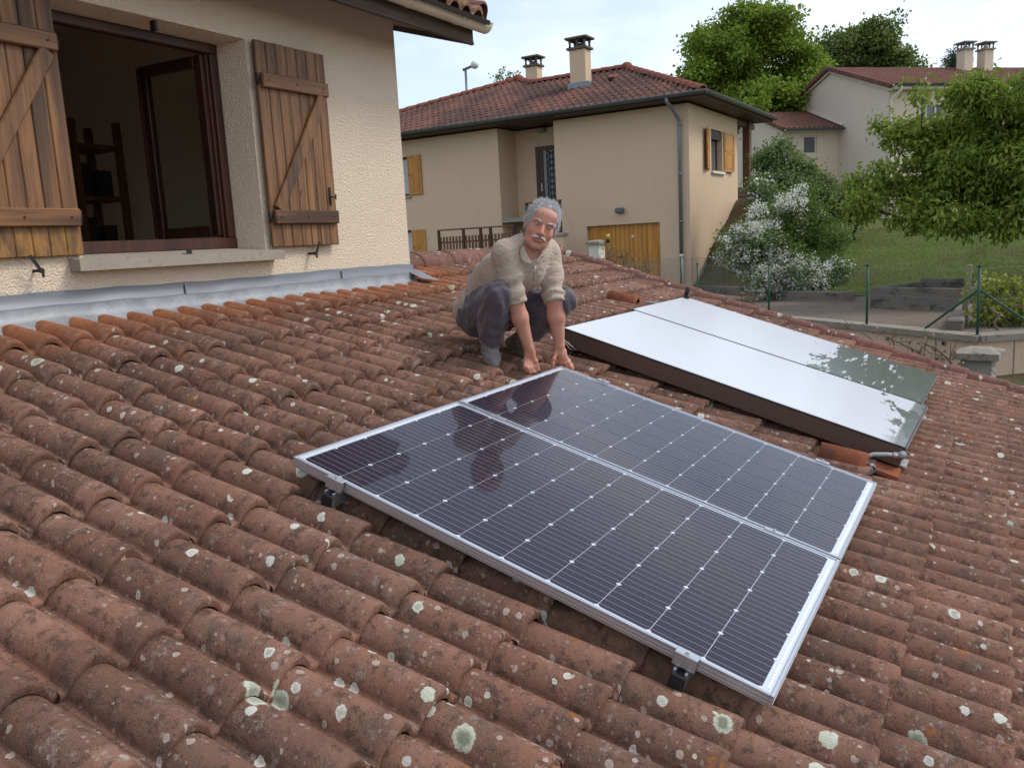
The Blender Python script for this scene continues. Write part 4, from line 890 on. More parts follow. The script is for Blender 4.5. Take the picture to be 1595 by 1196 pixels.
# low wing in front of the gable
WT, WLn, WE, WP = 3.35, 2.85, 8.42, 9.45
m = MB(); wall_holes(m, (-WLn, WT, 0), (1, 0, 0), (0, 1.05, 1.75, WLn), (3, 7.3, 8.05, WE), [(1.05, 1.75, 7.3, 8.05)], (0, 1, 0), .14); link('wing_front', m.mesh('wing_front', M_lit), H3, None, I4)
m = MB(); m.add([(-WLn, WT, 3), (-WLn, WT + 5, 3), (-WLn, WT + 5, WE), (-WLn, WT + 2.5, WP - .1), (-WLn, WT, WE)], [(0, 1, 2, 3, 4)]); link('wing_gable', m.mesh('wing_gable', M_shaded), H3, None, I4)
wavy_roof(H3, -WLn - .25, -.02, WT - .4, WE - .10, WT + 2.5, WP, M_tile3, 'wing_roof', 9); wavy_roof(H3, -WLn - .25, -.02, WT + 5.4, WE - .10, WT + 2.5, WP, M_tile3, 'wing_roof', 4, .5)
verge3((-WLn - .2, WT - .4, WE - .12), (-WLn - .2, WT + 2.5, WP), 9, H3)
halfgut((-WLn - .2, WT - .5, WE - .12), (-.03, WT - .5, WE - .12), .085, M_dgut, H3)
m = MB(); m.bar((-.06, WT - .4, WE + .02), (-.06, WT + 2.5, WP + .12), .08, .06); m.build('wing_flashing', M_wpvc, H3, I4)
e = bpy.data.objects.new('window', None); col.objects.link(e); e.parent = H3
MB().bx(-WLn + 1.05, -WLn + 1.75, WT + .1, WT + .12, 7.3, 8.05).build('pane', M_dglass, e, I4); f = MB(); f.bx(-WLn + 1.05, -WLn + 1.11, WT + .06, WT + .0995, 7.3, 8.05); f.bx(-WLn + 1.69, -WLn + 1.75, WT + .06, WT + .0995, 7.3, 8.05); f.bx(-WLn + 1.1105, -WLn + 1.6895, WT + .06, WT + .0995, 7.99, 8.05); f.build('frame', M_wpvc, e, I4)
# street lamp behind the beige house
lp = at(725, 108, 36); sl_ = empty('street_lamp', (lp[0], lp[1], 2), 'tall thin street lamp rising behind the beige house\'s roof', 'street lamp')
m = MB(); m.tube([(lp[0], lp[1], 2), (lp[0], lp[1], lp[2])], [.09, .05], 8); m.build('pole', M_zinc, sl_)
rt_ = Vector((R[0, 0], R[1, 0], 0)).normalized(); a_ = Vector(lp)
m = MB(); m.bar(a_ - rt_ * .12 - Vector((0, 0, .04)), a_ + rt_ * .45 + Vector((0, 0, .16)), .13, .09, .02); m.build('arm_housing', M_lampg, sl_)
t = NT('lamp_bowl', .2, .5, color=(.55, .58, .60)); M_bowl = t.m
m = MB(); c_ = a_ + rt_ * .38 + Vector((0, 0, .14)); m.grid([[tuple(c_ + Vector((.17 * math.sin(f) * math.cos(g), .17 * math.sin(f) * math.sin(g), .16 * math.cos(f)))) for g in np.linspace(0, 2 * math.pi, 13)] for f in np.linspace(0.02, math.pi - .02, 9)], True); m.build('bowl', M_bowl, sl_)
# ---------------------------------------------------------------- ground, path, lawn
t = NT('street_ground', .95, .2); p = t.pos(); t.col(t.mix(t.noise(p, .4, 6), (.13, .115, .085), (.085, .095, .05))); M_ground = t.m
t = NT('worn_asphalt_path', .95, .2); p = t.pos(); c = t.mix(t.noise(p, 1.2, 6, .65), (.20, .155, .12), (.13, .10, .08)); v = t.voro(p, 26); c = t.mix(t.math('MULTIPLY', t.step(v.outputs['Distance'], .30, .12), t.math('MULTIPLY', t.step(t.sep(v.outputs['Color'])[0], .4, .8), .6)), c, (.22, .185, .15)); c = t.mix(t.math('MULTIPLY', t.step(t.noise(p, 2.6, 4), .56, .7), .6), c, (.09, .08, .055)); t.col(c); t.bump(t.noise(p, 45, 3), .6, .02); M_path = t.m
t = NT('lawn_turf', .95, .15); p = t.pos(); g = t.mix(t.noise(p, 1.1, 6, .65), (.085, .12, .026), (.16, .19, .045)); g = t.mix(t.step(t.noise(p, 14, 4, .7), .40, .65), g, (.06, .085, .02))
so_ = t.step(t.noise(p, .38, 5, .6), .50, .60); g = t.mix(t.math('MULTIPLY', so_, .65), g, (.10, .075, .04)); t.col(g); t.bump(t.noise(p, 30, 4, .7), 1.0, .05); M_lawn = t.m
t = NT('bank_soil', .95, .15); p = t.pos(); c = t.mix(t.noise(p, 1.8, 6, .65), (.105, .075, .045), (.065, .06, .025)); c = t.mix(t.step(t.noise(p, 5, 5, .7), .52, .66), c, (.07, .085, .025)); t.col(c); t.bump(t.noise(p, 16, 5), 1.0, .06); M_soil = t.m
def sst(x, a, b):
    x = min(1, max(0, (x - a) / (b - a))); return x * x * (3 - 2 * x)
def polyr(th, tab):
    for (a, ra), (b, rb) in zip(tab, tab[1:]):
        if a <= th <= b: return ra + (rb - ra) * (th - a) / (b - a)
    return tab[0][1] if th < tab[0][0] else tab[-1][1]
# the retaining wall, corner points (z of its coping 2.60)
ZC = 2.60
wc = [(17.2, 7.15), (13.56, 2.70), (11.52, .208), (11.85, -.253), (14.6, -4.1)]
def wall_r(th):
    c_, s_ = math.cos(math.radians(th)), math.sin(math.radians(th))
    for a, b in zip(wc, wc[1:]):
        ex, ey = b[0] - a[0], b[1] - a[1]; det = c_ * -ey + s_ * ex
        if abs(det) < 1e-9: continue
        r = (a[0] * -ey + a[1] * ex) / det; k = (c_ * a[1] - s_ * a[0]) / det
        if -1e-6 <= -k * -1 <= 1 + 1e-6 or True:
            px, py = r * c_, r * s_; kk = ((px - a[0]) * ex + (py - a[1]) * ey) / (ex * ex + ey * ey)
            if -1e-6 <= kk <= 1 + 1e-6 and r > 0: return r
    return 18.6 if th > 0 else 15.2
KT = [(-40, 16.0), (-3, 15.0), (.8, 15.4), (2.0, 17.2), (7.2, 17.2), (9, 17.0), (12, 17.9), (13.5, 19.6), (15, 21.2), (17.0, 23.0), (18.2, 24.4), (22, 26)]
def height(th, r):
    rk = polyr(th, KT); base = ZC - .03 - .16 * sst(r, 14, 24) * sst(th, 9, 17)
    d = max(0, r - rk)
    gentle = .10 + .078 * d if d > 0 else 0
    if d > 14: gentle = .10 + .078 * 14 + .05 * (d - 14)
    steep = min(.33 * min(1.0, max(.05, (18.4 - th) / 1.8)) * d, 2.5) + .02 * max(0, d - 6) if d > 0 else 0
    w = sst(th, 10.5, 14.5); h = base + gentle * (1 - w) + steep * w
    if r > 60: h = min(h, 5.2) if r < 90 else min(h, 5.2) + .012 * (r - 90)
    return min(h, 14)
def polar(name, mat_, th0, th1, r0f, r1f, nth, nr, pw=1.0, dz=0.0, lump=0.0):
    rows = []
    for i in range(nth + 1):
        th = th0 + (th1 - th0) * i / nth; ra, rb = r0f(th), r1f(th); row = []
        for j in range(nr + 1):
            r = ra + (rb - ra) * (j / nr) ** pw; x, y = r * math.cos(math.radians(th)), r * math.sin(math.radians(th))
            row.append((x, y, height(th, r) + dz + lump * (math.sin(x * 1.9 + y) * math.sin(y * 2.3 - x * .7) + .5 * math.sin(x * 5.1) * math.sin(y * 4.3))))
        rows.append(row)
    m = MB(); m.grid(rows, True); o = m.build(name, mat_); o['kind'] = 'structure'; return o
polar('path', M_path, -30, 22, lambda t_: wall_r(t_) + .05, lambda t_: polyr(t_, KT) + .02, 110, 18, dz=0.0)
polar('lawn', M_lawn, -30, 11.2, lambda t_: polyr(t_, KT) + .001, lambda t_: 44, 110, 60, 1.4, .0, .03)
polar('bank', M_soil, 11.2, 22, lambda t_: polyr(t_, KT) + .001, lambda t_: 44, 60, 50, 1.4, .0, .05)
polar('hillside', M_lawn, -55, 75, lambda t_: 43.5 if -30 <= t_ <= 22 else 27, lambda t_: 420, 60, 24, 2.2, -.02, .05)
m = MB(); m.grid([[(1600 * r_ * math.cos(a), 1600 * r_ * math.sin(a), .9) for a in np.linspace(0, 2 * math.pi, 61)] for r_ in (.0005, .01, .05, .2, 1)], False); o = m.build('ground', M_ground); o['kind'] = 'structure'
m = MB(); m.grid([[(8.6 + 4.4 * i / 12, -5.5 + 7.2 * j / 14, 2.10 + .04 * math.sin(i * 1.7 + j) - .25 * sst(i, 6, 0)) for j in range(15)] for i in range(13)], True); o = m.build('planting_bed', M_soil); o['kind'] = 'structure'

# ---------------------------------------------------------------- retaining wall and fence
t = NT('salmon_render', .92, .15); p = t.pos(); c = t.mix(t.noise(p, 1.3, 5), (.57, .43, .31), (.50, .37, .265)); c = t.mix(t.math('MULTIPLY', t.step(t.noise(t.mapv(p, (2, 2, .5)), 2.2, 5), .58, .75), .35), c, (.30, .24, .18)); t.col(c); t.bump(t.noise(p, 50, 3), .3, .006); M_salm = t.m
t = NT('stone_coping', .9, .2); p = t.pos(); c = t.mix(t.noise(p, 4, 6, .7), (.30, .265, .215), (.20, .175, .145)); c = t.mix(t.math('MULTIPLY', t.step(t.noise(p, 11, 5), .56, .66), .7), c, (.09, .085, .07)); t.col(c); t.bump(t.noise(p, 40, 4), .5, .008); M_stone = t.m
t = NT('old_concrete', .95, .15); p = t.pos(); c = t.mix(t.noise(p, 1.8, 6, .7), (.19, .165, .14), (.12, .105, .09)); c = t.mix(t.step(t.noise(t.mapv(p, (1, 1, 2.5)), 2.4, 5, .7), .50, .64), c, (.055, .05, .04)); c = t.mix(t.math('MULTIPLY', t.step(t.noise(p, 8, 5), .6, .7), .5), c, (.26, .25, .22)); t.col(c); t.bump(t.noise(p, 25, 5), .7, .015); M_oldc = t.m
t = NT('green_paint', .5, .4, color=(.012, .075, .045)); M_green = t.m
RW = empty('retaining_wall', (12, 1, 2), 'low salmon rendered retaining wall with stone coping and a bend, beyond the roof', 'wall')
WALLM = MB()
for a, b in zip(wc, wc[1:]):
    d = Vector((b[0] - a[0], b[1] - a[1], 0)).normalized(); nn = Vector((d.y, -d.x, 0)); 
    if nn.dot(Vector((-1, 0, 0))) < 0: nn = -nn
    A_, B_ = Vector((a[0], a[1], 0)), Vector((b[0], b[1], 0))
    L = (B_ - A_).length; n = max(1, round(L / 1.15))
    for i in range(n):
        p0, p1 = A_ + (B_ - A_) * (i / n) + d * .003, A_ + (B_ - A_) * ((i + 1) / n) - d * .003; m = MB()
        m.prism([tuple(p0 + nn * .045 + Vector((0, 0, ZC - .075))), tuple(p1 + nn * .045 + Vector((0, 0, ZC - .075))), tuple(p1 - nn * .23 + Vector((0, 0, ZC - .075))), tuple(p0 - nn * .23 + Vector((0, 0, ZC - .075)))], (0, 0, .075 + random.uniform(-.003, .003))); m.build('coping_stone', M_stone, RW)
    WALLM.prism([tuple(A_ + Vector((0, 0, .8))), tuple(B_ + Vector((0, 0, .8))), tuple(B_ - nn * .18 + Vector((0, 0, .8))), tuple(A_ - nn * .18 + Vector((0, 0, .8)))], (0, 0, ZC - .0755 - .8))
WALLM.build('render_panel', M_salm, RW)
def on_wall(px, py, k=1):
    a, b = wc[k], wc[k + 1]; d = Vector((b[0] - a[0], b[1] - a[1], 0)).normalized(); nn = np.array([d.y, -d.x, 0]); r_ = pray(px, py)
    tt = ((np.array([a[0], a[1], 0]) - CAM) @ nn) / (r_ @ nn); return Vector(CAM + r_ * tt), Vector(nn), d
P_, nn_, d_ = on_wall(1471, 534.5); nn_ = nn_ if nn_.x < 0 else -nn_
m = MB(); m.tube([tuple(P_ + nn_ * .02), tuple(P_ - nn_ * .03)], .030, 12); m.build('weep_pipe', M_zinc, RW); m = MB(); m.tube([tuple(P_ + nn_ * .021), tuple(P_ + nn_ * .0212)], .024, 12); m.build('weep_hole', M_deck, RW)
for px, py, k in ((1457, 545, 1), (1579, 560, 2)):
    P_, nn_, d_ = on_wall(px, py, k); nn_ = nn_ if nn_.x < 0 else -nn_
    m = MB(); m.bar(P_ + nn_ * .002 + Vector((0, 0, -.7)), Vector((P_.x, P_.y, ZC - .078)) + nn_ * .002, .012, .012); m.build('expansion_joint', M_stone, RW)
# fence
FE = empty('chain_link_fence', (12, 1, ZC), 'low green chain-link fence standing on the retaining wall', 'fence')
fpath = [Vector((a[0], a[1], ZC)) for a in wc]
inward = Vector((.07, 0, 0)); fp = [p_ + inward for p_ in fpath]
def fpoint(px, py):
    best = None
    for k in range(3):
        P_, _, d_ = on_wall(px, py, k); a, b = Vector((*wc[k], 0)), Vector((*wc[k + 1], 0)); f = (Vector((P_.x, P_.y, 0)) - a).dot(d_) / (b - a).length
        if -.02 <= f <= 1.02: best = Vector((P_.x, P_.y, ZC)) + inward
    return best
FH = .82; posts = [fpoint(x, y) for x, y in ((1196, 480), (1349, 500), (1522, 520))]
posts = [q_ for q_ in posts if q_ is not None] + [fp[0], fp[4], fp[0] * .5 + fp[1] * .5]
for q_ in posts:
    m = MB(); m.tube([tuple(q_ - Vector((0, 0, .1))), tuple(q_ + Vector((0, 0, FH)))], .017, 8); m.build('post', M_green, FE)
    m = MB(); m.tube([tuple(q_ + Vector((0, 0, FH))), tuple(q_ + Vector((0, 0, FH + .02)))], .025, 8); m.build('post_cap', M_green, FE)
cpost = posts[2]
for tgt in (fp[1] * .50 + fp[2] * .5, fp[3] * .72 + fp[4] * .28):
    dd = (Vector((tgt.x, tgt.y, 0)) - Vector((cpost.x, cpost.y, 0))).normalized() * .78
    m = MB(); m.tube([tuple(cpost + Vector((0, 0, .55))), tuple(Vector((cpost.x + dd.x, cpost.y + dd.y, ZC + .02)))], .014, 6); m.build('brace', M_green, FE)
t = NT('galvanised_wire', .4, .5, .5, (.16, .19, .17)); M_wire = t.m
wm = MB()
for a, b in zip(fp, fp[1:]):
    d = b - a; L = d.length; d.normalize(); n = int(L / .055); 
    for i in range(n):
        for s_ in (0, 1):
            wm.tube([tuple(a + d * (L * (i + (k + s_) % 2) / n) + Vector((0, 0, .04 + (FH - .06) * k / 12))) for k in range(13)], .0010, 3, False)
    for z in (.04, .42, FH - .02): wm.tube([tuple(a + Vector((0, 0, z))), tuple(b + Vector((0, 0, z)))], .0016, 4, False)
o = wm.build('wire_mesh', M_wire, FE); o['kind'] = 'stuff'
FE2 = empty('chain_link_fence', (22.6, 7.6, 2.4), 'chain-link fence beside the downpipe of the beige house', 'fence')
a0, b0 = Vector((22.75, 11.0, 2.36)), Vector((19.4, 5.6, 2.42)); wm = MB(); d = (b0 - a0); L = d.length; d.normalize(); n = int(L / .11)
for i in range(n):
    for s_ in (0, 1): wm.tube([tuple(a0 + d * (L * (i + (k + s_) % 2) / n) + Vector((0, 0, 1.0 * k / 9))) for k in range(10)], .004, 3, False)
o = wm.build('wire_mesh', M_wire, FE2); o['kind'] = 'stuff'
for q_ in (at(1061, 440, 22.3),):
    m = MB(); m.tube([(q_[0], q_[1], 2.2), (q_[0], q_[1], 3.42)], .03, 8); m.build('post', M_green, FE2)
# kerb wall at the foot of the bank
KW = empty('kerb_wall', (19, 5, 2.5), 'low weathered concrete kerb at the foot of the bank, behind the white bush', 'low wall')
m = MB(); kp = []
for i in range(15):
    th = 8.0 + (17.3 - 8.0) * i / 14; r = polyr(th, KT); kp.append((r * math.cos(math.radians(th)), r * math.sin(math.radians(th)), r, th))
for r_off in (0,):
    rows = [[], [], [], []]
    for x, y, r, th in kp:
        c_, s_ = math.cos(math.radians(th)), math.sin(math.radians(th)); zb = height(th, r - .1)
        rows[0].append((x - .12 * c_, y - .12 * s_, zb - .1)); rows[1].append((x - .12 * c_, y - .12 * s_, zb + .19)); rows[2].append((x + .06 * c_, y + .06 * s_, zb + .19)); rows[3].append((x + .06 * c_, y + .06 * s_, zb - .1))
    m.grid(rows, False)
m.build('concrete_edge', M_oldc, KW)
# stone trough
FL, FR_ = Vector(at_z(1355, 480, ZC - .03)), Vector(at_z(1497, 486, ZC - .03)); dx_ = (FR_ - FL).normalized(); dn = Vector((-dx_.y, dx_.x, 0)); dn = dn if dn.x > 0 else -dn
L_ = (FR_ - FL).length; Dp, Hh, Tk = 1.5, .36, .10
TM = Matrix.Translation(FL) @ Matrix((dx_, dn, Vector((0, 0, 1)))).transposed().to_4x4()
TR = empty('planter_trough', label='weathered grey concrete planter trough behind the fence', cat='trough', mat=TM)
m = MB(); m.bx(0, L_, 0, Tk, -.05, Hh, .012); m.build('front_slab', M_oldc, TR, I4); m = MB(); m.bx(0, L_, Dp - Tk, Dp, -.05, Hh + .05, .012); m.build('back_slab', M_oldc, TR, I4)
m = MB(); m.bx(0, Tk, Tk + .002, Dp - Tk - .002, -.05, Hh - .002, .01); m.build('end_slab', M_oldc, TR, I4); m = MB(); m.bx(L_ - Tk, L_, Tk + .002, Dp - Tk - .002, -.05, Hh - .002, .01); m.build('end_slab', M_oldc, TR, I4)
m = MB(); m.bx(Tk, L_ - Tk, Tk, Dp - Tk, 0, .16); m.build('soil_fill', M_soil, TR, I4)
KE = empty('path_edging', (13.6, .5, 2.6), 'narrow concrete edging strip between the path and the vine bed', 'edging')
a_, b_ = Vector(at_z(1503, 487, ZC)), Vector(at_z(1486, 514, ZC)); m = MB(); m.bar(a_ + Vector((0, 0, .05)), b_ + Vector((0, 0, .05)), .20, .16, .02); m.build('strip', M_oldc, KE)
# old leaning post
q0, q1 = at_z(1499, 498, ZC), None; q0 = Vector(q0); D0 = math.hypot(q0.x, q0.y); q1 = Vector(at(1511, 412, D0))
M_oldw = wood('grey_old_post', (.30, .25, .18), (.20, .165, .12), (.12, .10, .07)); op = empty('wooden_post', q0, 'pale weathered wooden post leaning slightly at the right end of the trough', 'post')
m = MB(); m.bar(q0 - Vector((0, 0, .2)), q1, .075, .075, .012, up=(1, 0, 0)); m.build('shaft', M_oldw, op)
# gate pillars
def pillar(px, py_top, py_base, D, w, cap, mat_, label, h_low, capm):
    T = Vector(at(px, py_top, D)); e = empty('gate_pillar', (T.x, T.y, h_low), label, 'pillar'); Mz = Matrix.Rotation(math.radians(-8), 3, 'Z')
    ch = cap * .16
    m = MB(); m.box((T.x, T.y, (T.z - ch * 1.6 + h_low) / 2), (w, w, T.z - ch * 1.6 - h_low), Mz, .01); m.build('shaft', mat_, e)
    m = MB(); z0 = T.z - ch * 1.6; c2 = cap / 2
    base = [Mz @ Vector((sx * c2, sy * c2, 0)) + Vector((T.x, T.y, z0 + .0005)) for sx, sy in ((-1, -1), (1, -1), (1, 1), (-1, 1))]; mid = [p_ + Vector((0, 0, ch)) for p_ in base]; top = [Mz @ Vector((sx * c2 * .45, sy * c2 * .45, 0)) + Vector((T.x, T.y, T.z)) for sx, sy in ((-1, -1), (1, -1), (1, 1), (-1, 1))]
    m.add(base + mid + top, [(3, 2, 1, 0), (8, 9, 10, 11)] + [(i, (i + 1) % 4, 4 + (i + 1) % 4, 4 + i) for i in range(4)] + [(4 + i, 4 + (i + 1) % 4, 8 + (i + 1) % 4, 8 + i) for i in range(4)]); m.build('cap_stone', capm, e)
t = NT('grey_pillar_render', .95, .15); p = t.pos(); t.col(t.mix(t.noise(p, 12, 5, .7), (.36, .33, .29), (.25, .23, .20))); t.bump(t.noise(p, 30, 4), .9, .02); M_gpil = t.m
pillar(1525, 541, 590, 10.2, .30, .44, M_gpil, 'grey rendered pillar with a pitched stone cap in front of the retaining wall', 1.2, M_stone)
t = NT('white_pillar_paint', .9, .2, color=(.60, .55, .47)); M_wpil = t.m
pillar(929, 374, 420, 17.0, .24, .33, M_wpil, 'white gate pillar with a small stone cap in front of the garage door', 1.2, M_stone)
pq = Vector(at(947, 372, 17.0)); e = empty('pillar_light', pq, 'small yellow and black light fixed beside the white gate pillar', 'light'); m = MB(); m.tube([tuple(pq), tuple(pq + Vector((0, 0, .09)))], .035, 8)
t = NT('yellow_plastic', .4, .4, color=(.55, .40, .04)); m.build('lens', t.m, e); m = MB(); m.tube([tuple(pq - Vector((0, 0, .08))), tuple(pq - Vector((0, 0, .0005)))], [.03, .05], 8); m.build('base', M_black, e)
# ---------------------------------------------------------------- plants
def leaf_mat(name, c0, c1, trans=.35, rough=.5):
    t = NT(name, rough, .3); a = t.attr('tint'); c = t.mix(a, c0, c1); t.col(c)
    tr = t.n('ShaderNodeBsdfTranslucent'); t.sv(tr.inputs['Color'], t.mix(.3, c, (.30, .42, .05))); ms = t.n('ShaderNodeMixShader'); ms.inputs[0].default_value = trans
    t.t.links.new(t.b.outputs[0], ms.inputs[1]); t.t.links.new(tr.outputs[0], ms.inputs[2]); t.t.links.new(ms.outputs[0], t.out.inputs['Surface']); return t.m
t = NT('bark', .95, .1); p = t.pos(); t.col(t.mix(t.noise(t.mapv(p, (9, 9, 2)), 2, 5), (.075, .055, .04), (.035, .027, .02))); t.bump(t.noise(p, 25, 4), .8, .02); M_bark = t.m
t = NT('dry_twig', .9, .2, color=(.16, .11, .075)); M_twig = t.m
def nrm(v): return v / (np.linalg.norm(v, axis=-1, keepdims=True) + 1e-9)
def leaves(P, D, size, width, rng, curl=.15, tint=None):
    n = len(P); D = nrm(D); r = nrm(np.cross(D, nrm(rng.normal(size=(n, 3)))));  nn = np.cross(D, r)
    s = (size * rng.uniform(.65, 1.25, n))[:, None]; w = s * width
    V = np.empty((n, 4, 3)); V[:, 0] = P; V[:, 1] = P + D * s * .5 + r * w + nn * s * curl; V[:, 2] = P + D * s - nn * s * curl * .6; V[:, 3] = P + D * s * .5 - r * w + nn * s * curl
    T = np.repeat(rng.uniform(0, 1, n) if tint is None else tint, 4)
    return V.reshape(-1, 3), np.arange(n * 4).reshape(-1, 4), T
def skeleton(base, fork, targets, rng, wig=.12):
    nodes = [np.array(base), np.array(base) * .45 + np.array(fork) * .55 + rng.normal(size=3) * .04, np.array(fork)]; par = [-1, 0, 1]; tips = []
    order = np.argsort(np.linalg.norm(targets - fork, axis=1))
    for ti in order:
        T = targets[ti]; N = np.array(nodes); dist = np.linalg.norm(N - T, axis=1); dist[:2] += 5; dist += .25 * np.linalg.norm(N - fork, axis=1) * 0
        k = int(np.argmin(dist)); A = N[k]; L = np.linalg.norm(T - A); m = max(1, int(L / .5)); prev = k
        for j in range(1, m + 1):
            f = j / m; P = A + (T - A) * f + (rng.normal(size=3) * wig * L * .35 * math.sin(math.pi * f)) + np.array([0, 0, .10 * L * math.sin(math.pi * f)])
            nodes.append(P); par.append(prev); prev = len(nodes) - 1
        tips.append(prev)
    cnt = np.zeros(len(nodes)); cnt[tips] = 1
    for i in range(len(nodes) - 1, 0, -1): cnt[par[i]] += max(cnt[i], .3)
    return np.array(nodes), par, cnt
def limbs_mesh(nodes, par, cnt, r0, expo=.5, rmin=.008, sides=5):
    rad = np.maximum(r0 * (cnt / cnt[0]) ** expo, rmin); V = []; F = []
    for i in range(1, len(nodes)):
        a, b = nodes[par[i]], nodes[i]; d = nrm(b - a); u = np.cross(d, [0, 0, 1.0])
        if np.linalg.norm(u) < .05: u = np.cross(d, [1.0, 0, 0])
        u = nrm(u); w = np.cross(d, u); k = len(V)
        for P, r in ((a, rad[i] if par[i] > 1 else rad[par[i]]), (b, rad[i])):
            for j in range(sides): V.append(P + (u * math.cos(2 * math.pi * j / sides) + w * math.sin(2 * math.pi * j / sides)) * r)
        F += [(k + j, k + (j + 1) % sides, k + sides + (j + 1) % sides, k + sides + j) for j in range(sides)]
    return np.array(V), np.array(F)
def blob_points(blobs, n, rng, shell=.55):
    vol = np.array([b[1][0] * b[1][1] * b[1][2] for b in blobs]); pick = rng.choice(len(blobs), n, p=vol / vol.sum())
    d = nrm(rng.normal(size=(n, 3))); r = shell + (1 - shell) * rng.uniform(0, 1, n) ** .7; C = np.array([b[0] for b in blobs])[pick]; S = np.array([b[1] for b in blobs])[pick]
    return C + d * S * r[:, None], d
def pblob(px, py, D, r, sq=(1, 1, .85)):
    rr = r / FPX * D; return (at(px, py, D), (rr * sq[0], rr * sq[1], rr * sq[2]))
def plant(name, label, cat, base, fork, blobs, nclump, per, spread, lsize, lw, lmat, r0, seed, droop=.2, shell=.5, group=None, flowers=None, wig=.12, tintfn=None, bark=None):
    rng = np.random.default_rng(seed); e = empty(name, base, label, cat, group)
    C, cd = blob_points(blobs, nclump, rng, shell); nd, pr_, ct = skeleton(np.array(base, float), np.array(fork, float), C, rng, wig)
    V, F = limbs_mesh(nd, pr_, ct, r0); link('trunk', np_mesh('trunk', V, F, bark or M_bark, True), e)
    n = nclump * per; idx = np.repeat(np.arange(nclump), per); sp = spread * rng.uniform(.6, 1.3, nclump)[idx]
    off = rng.normal(size=(n, 3)) * sp[:, None] * np.array([1, 1, .75]); P = C[idx] + off
    D = nrm(off) * .8 + rng.normal(size=(n, 3)) * .6 + np.array([0, 0, -droop])
    tint = np.clip(rng.uniform(0, 1, nclump)[idx] * .55 + rng.uniform(0, .45, n), 0, 1)
    if tintfn is not None: tint = tintfn(P, C[idx], tint, rng)
    V, F, T = leaves(P, D, lsize, lw, rng, .15, tint); o = link('crown', np_mesh('crown', V, F, lmat, False, T), e); o['kind'] = 'stuff'
    if flowers:
        fn, fmat, fsize, cl, keep = flowers; Pf, df = blob_points(blobs, fn, rng, .82); k = keep(Pf, df, rng); Pf = Pf[k]
        idx = np.repeat(np.arange(len(Pf)), cl); Pq = Pf[idx] + rng.normal(size=(len(idx), 3)) * fsize * 1.25
        V, F, T = leaves(Pq, rng.normal(size=(len(idx), 3)), fsize, .55, rng, .1); o = link('blossom', np_mesh('blossom', V, F, fmat, False, T), e); o['kind'] = 'stuff'
    return e
ML_oak = leaf_mat('oak_leaf', (.10, .17, .016), (.27, .35, .045)); ML_chest = leaf_mat('chestnut_leaf', (.08, .12, .028), (.17, .21, .055))
ML_cherry = leaf_mat('cherry_leaf', (.09, .155, .018), (.30, .36, .05)); ML_bush = leaf_mat('bush_leaf', (.05, .10, .018), (.12, .185, .036)); ML_lilac = leaf_mat('lilac_leaf', (.085, .14, .05), (.17, .22, .085))
ML_white = leaf_mat('white_petal', (.72, .70, .64), (.82, .81, .77), .25); ML_mauve = leaf_mat('lilac_petal', (.30, .22, .27), (.42, .33, .36), .25); ML_candle = leaf_mat('chestnut_flower', (.50, .48, .36), (.60, .57, .45), .25)
ML_hedge = leaf_mat('hedge_leaf', (.07, .10, .028), (.17, .14, .065)); ML_vine = leaf_mat('vine_leaf', (.15, .19, .02), (.30, .30, .045), .45); ML_con = leaf_mat('conifer_needle', (.02, .035, .02), (.04, .055, .03), .1)
def lobes(bl, k, ratio, seed, keep=.75):
    rng = np.random.default_rng(seed); out = [(c, tuple(np.array(r_) * keep)) for c, r_ in bl]
    for c, r_ in bl:
        for _ in range(k):
            d = nrm(rng.normal(size=3)); d[2] = d[2] * .8 + .15; q = ratio * rng.uniform(.7, 1.25); out.append((np.array(c) + d * np.array(r_) * (1 - q * .55), tuple(np.array(r_) * q)))
    return out
def gz_at(px, D):
    q_ = at(px, 500, D); return q_[0], q_[1], height(math.degrees(math.atan2(q_[1], q_[0])), D)
B = lambda D, L: [pblob(px, py, D + dd, r) for px, py, r, dd in L]
bl = B(46, [(1150, 75, 62, 0), (1192, 42, 42, 0), (1105, 85, 40, -1), (1232, 92, 44, 1), (1150, 135, 72, 0), (1090, 118, 34, -1), (1240, 145, 48, 0), (1180, 165, 60, -1), (1210, 62, 42, 1), (1120, 155, 46, 0), (1262, 110, 32, 2), (1168, 28, 24, 0), (1130, 45, 24, 0)])
bx_ = gz_at(1170, 46); plant('oak_tree', 'tall bright green broadleaf tree behind the beige house and left of the pale house', 'tree', bx_, (bx_[0], bx_[1], bx_[2] + 3), lobes(bl, 6, .36, 1, .55), 560, 120, .26, .20, .36, ML_oak, .45, 21, .25, .75)
bl = B(56, [(1345, 72, 42, 0), (1302, 88, 34, 0), (1388, 88, 36, 0), (1345, 105, 60, 1), (1290, 110, 40, 2), (1405, 100, 26, 0), (1360, 60, 26, 0)])
bx_ = gz_at(1345, 56); plant('chestnut_tree', 'rounded dark green chestnut with pale blossom above the pale house\'s roof', 'tree', bx_, (bx_[0], bx_[1], bx_[2] + 4), lobes(bl, 5, .40, 2, .6), 300, 120, .28, .22, .4, ML_chest, .4, 22, .3, .7, flowers=(420, ML_candle, .13, 8, lambda P, d, r: d[:, 2] > -.2))
bl = B(44, [(783, 120, 12, 0), (800, 118, 9, 0), (772, 126, 9, 0)])
bx_ = gz_at(785, 44); plant('young_tree', 'sparse tree top just showing over the beige house\'s ridge', 'tree', (bx_[0], bx_[1], 3.5), (bx_[0], bx_[1], 9.0), bl, 16, 9, .10, .15, .30, ML_chest, .06, 23, -.6, .3)
bl = B(62, [(1486, 84, 8, 0), (1484, 94, 12, 0), (1486, 104, 16, 0)])
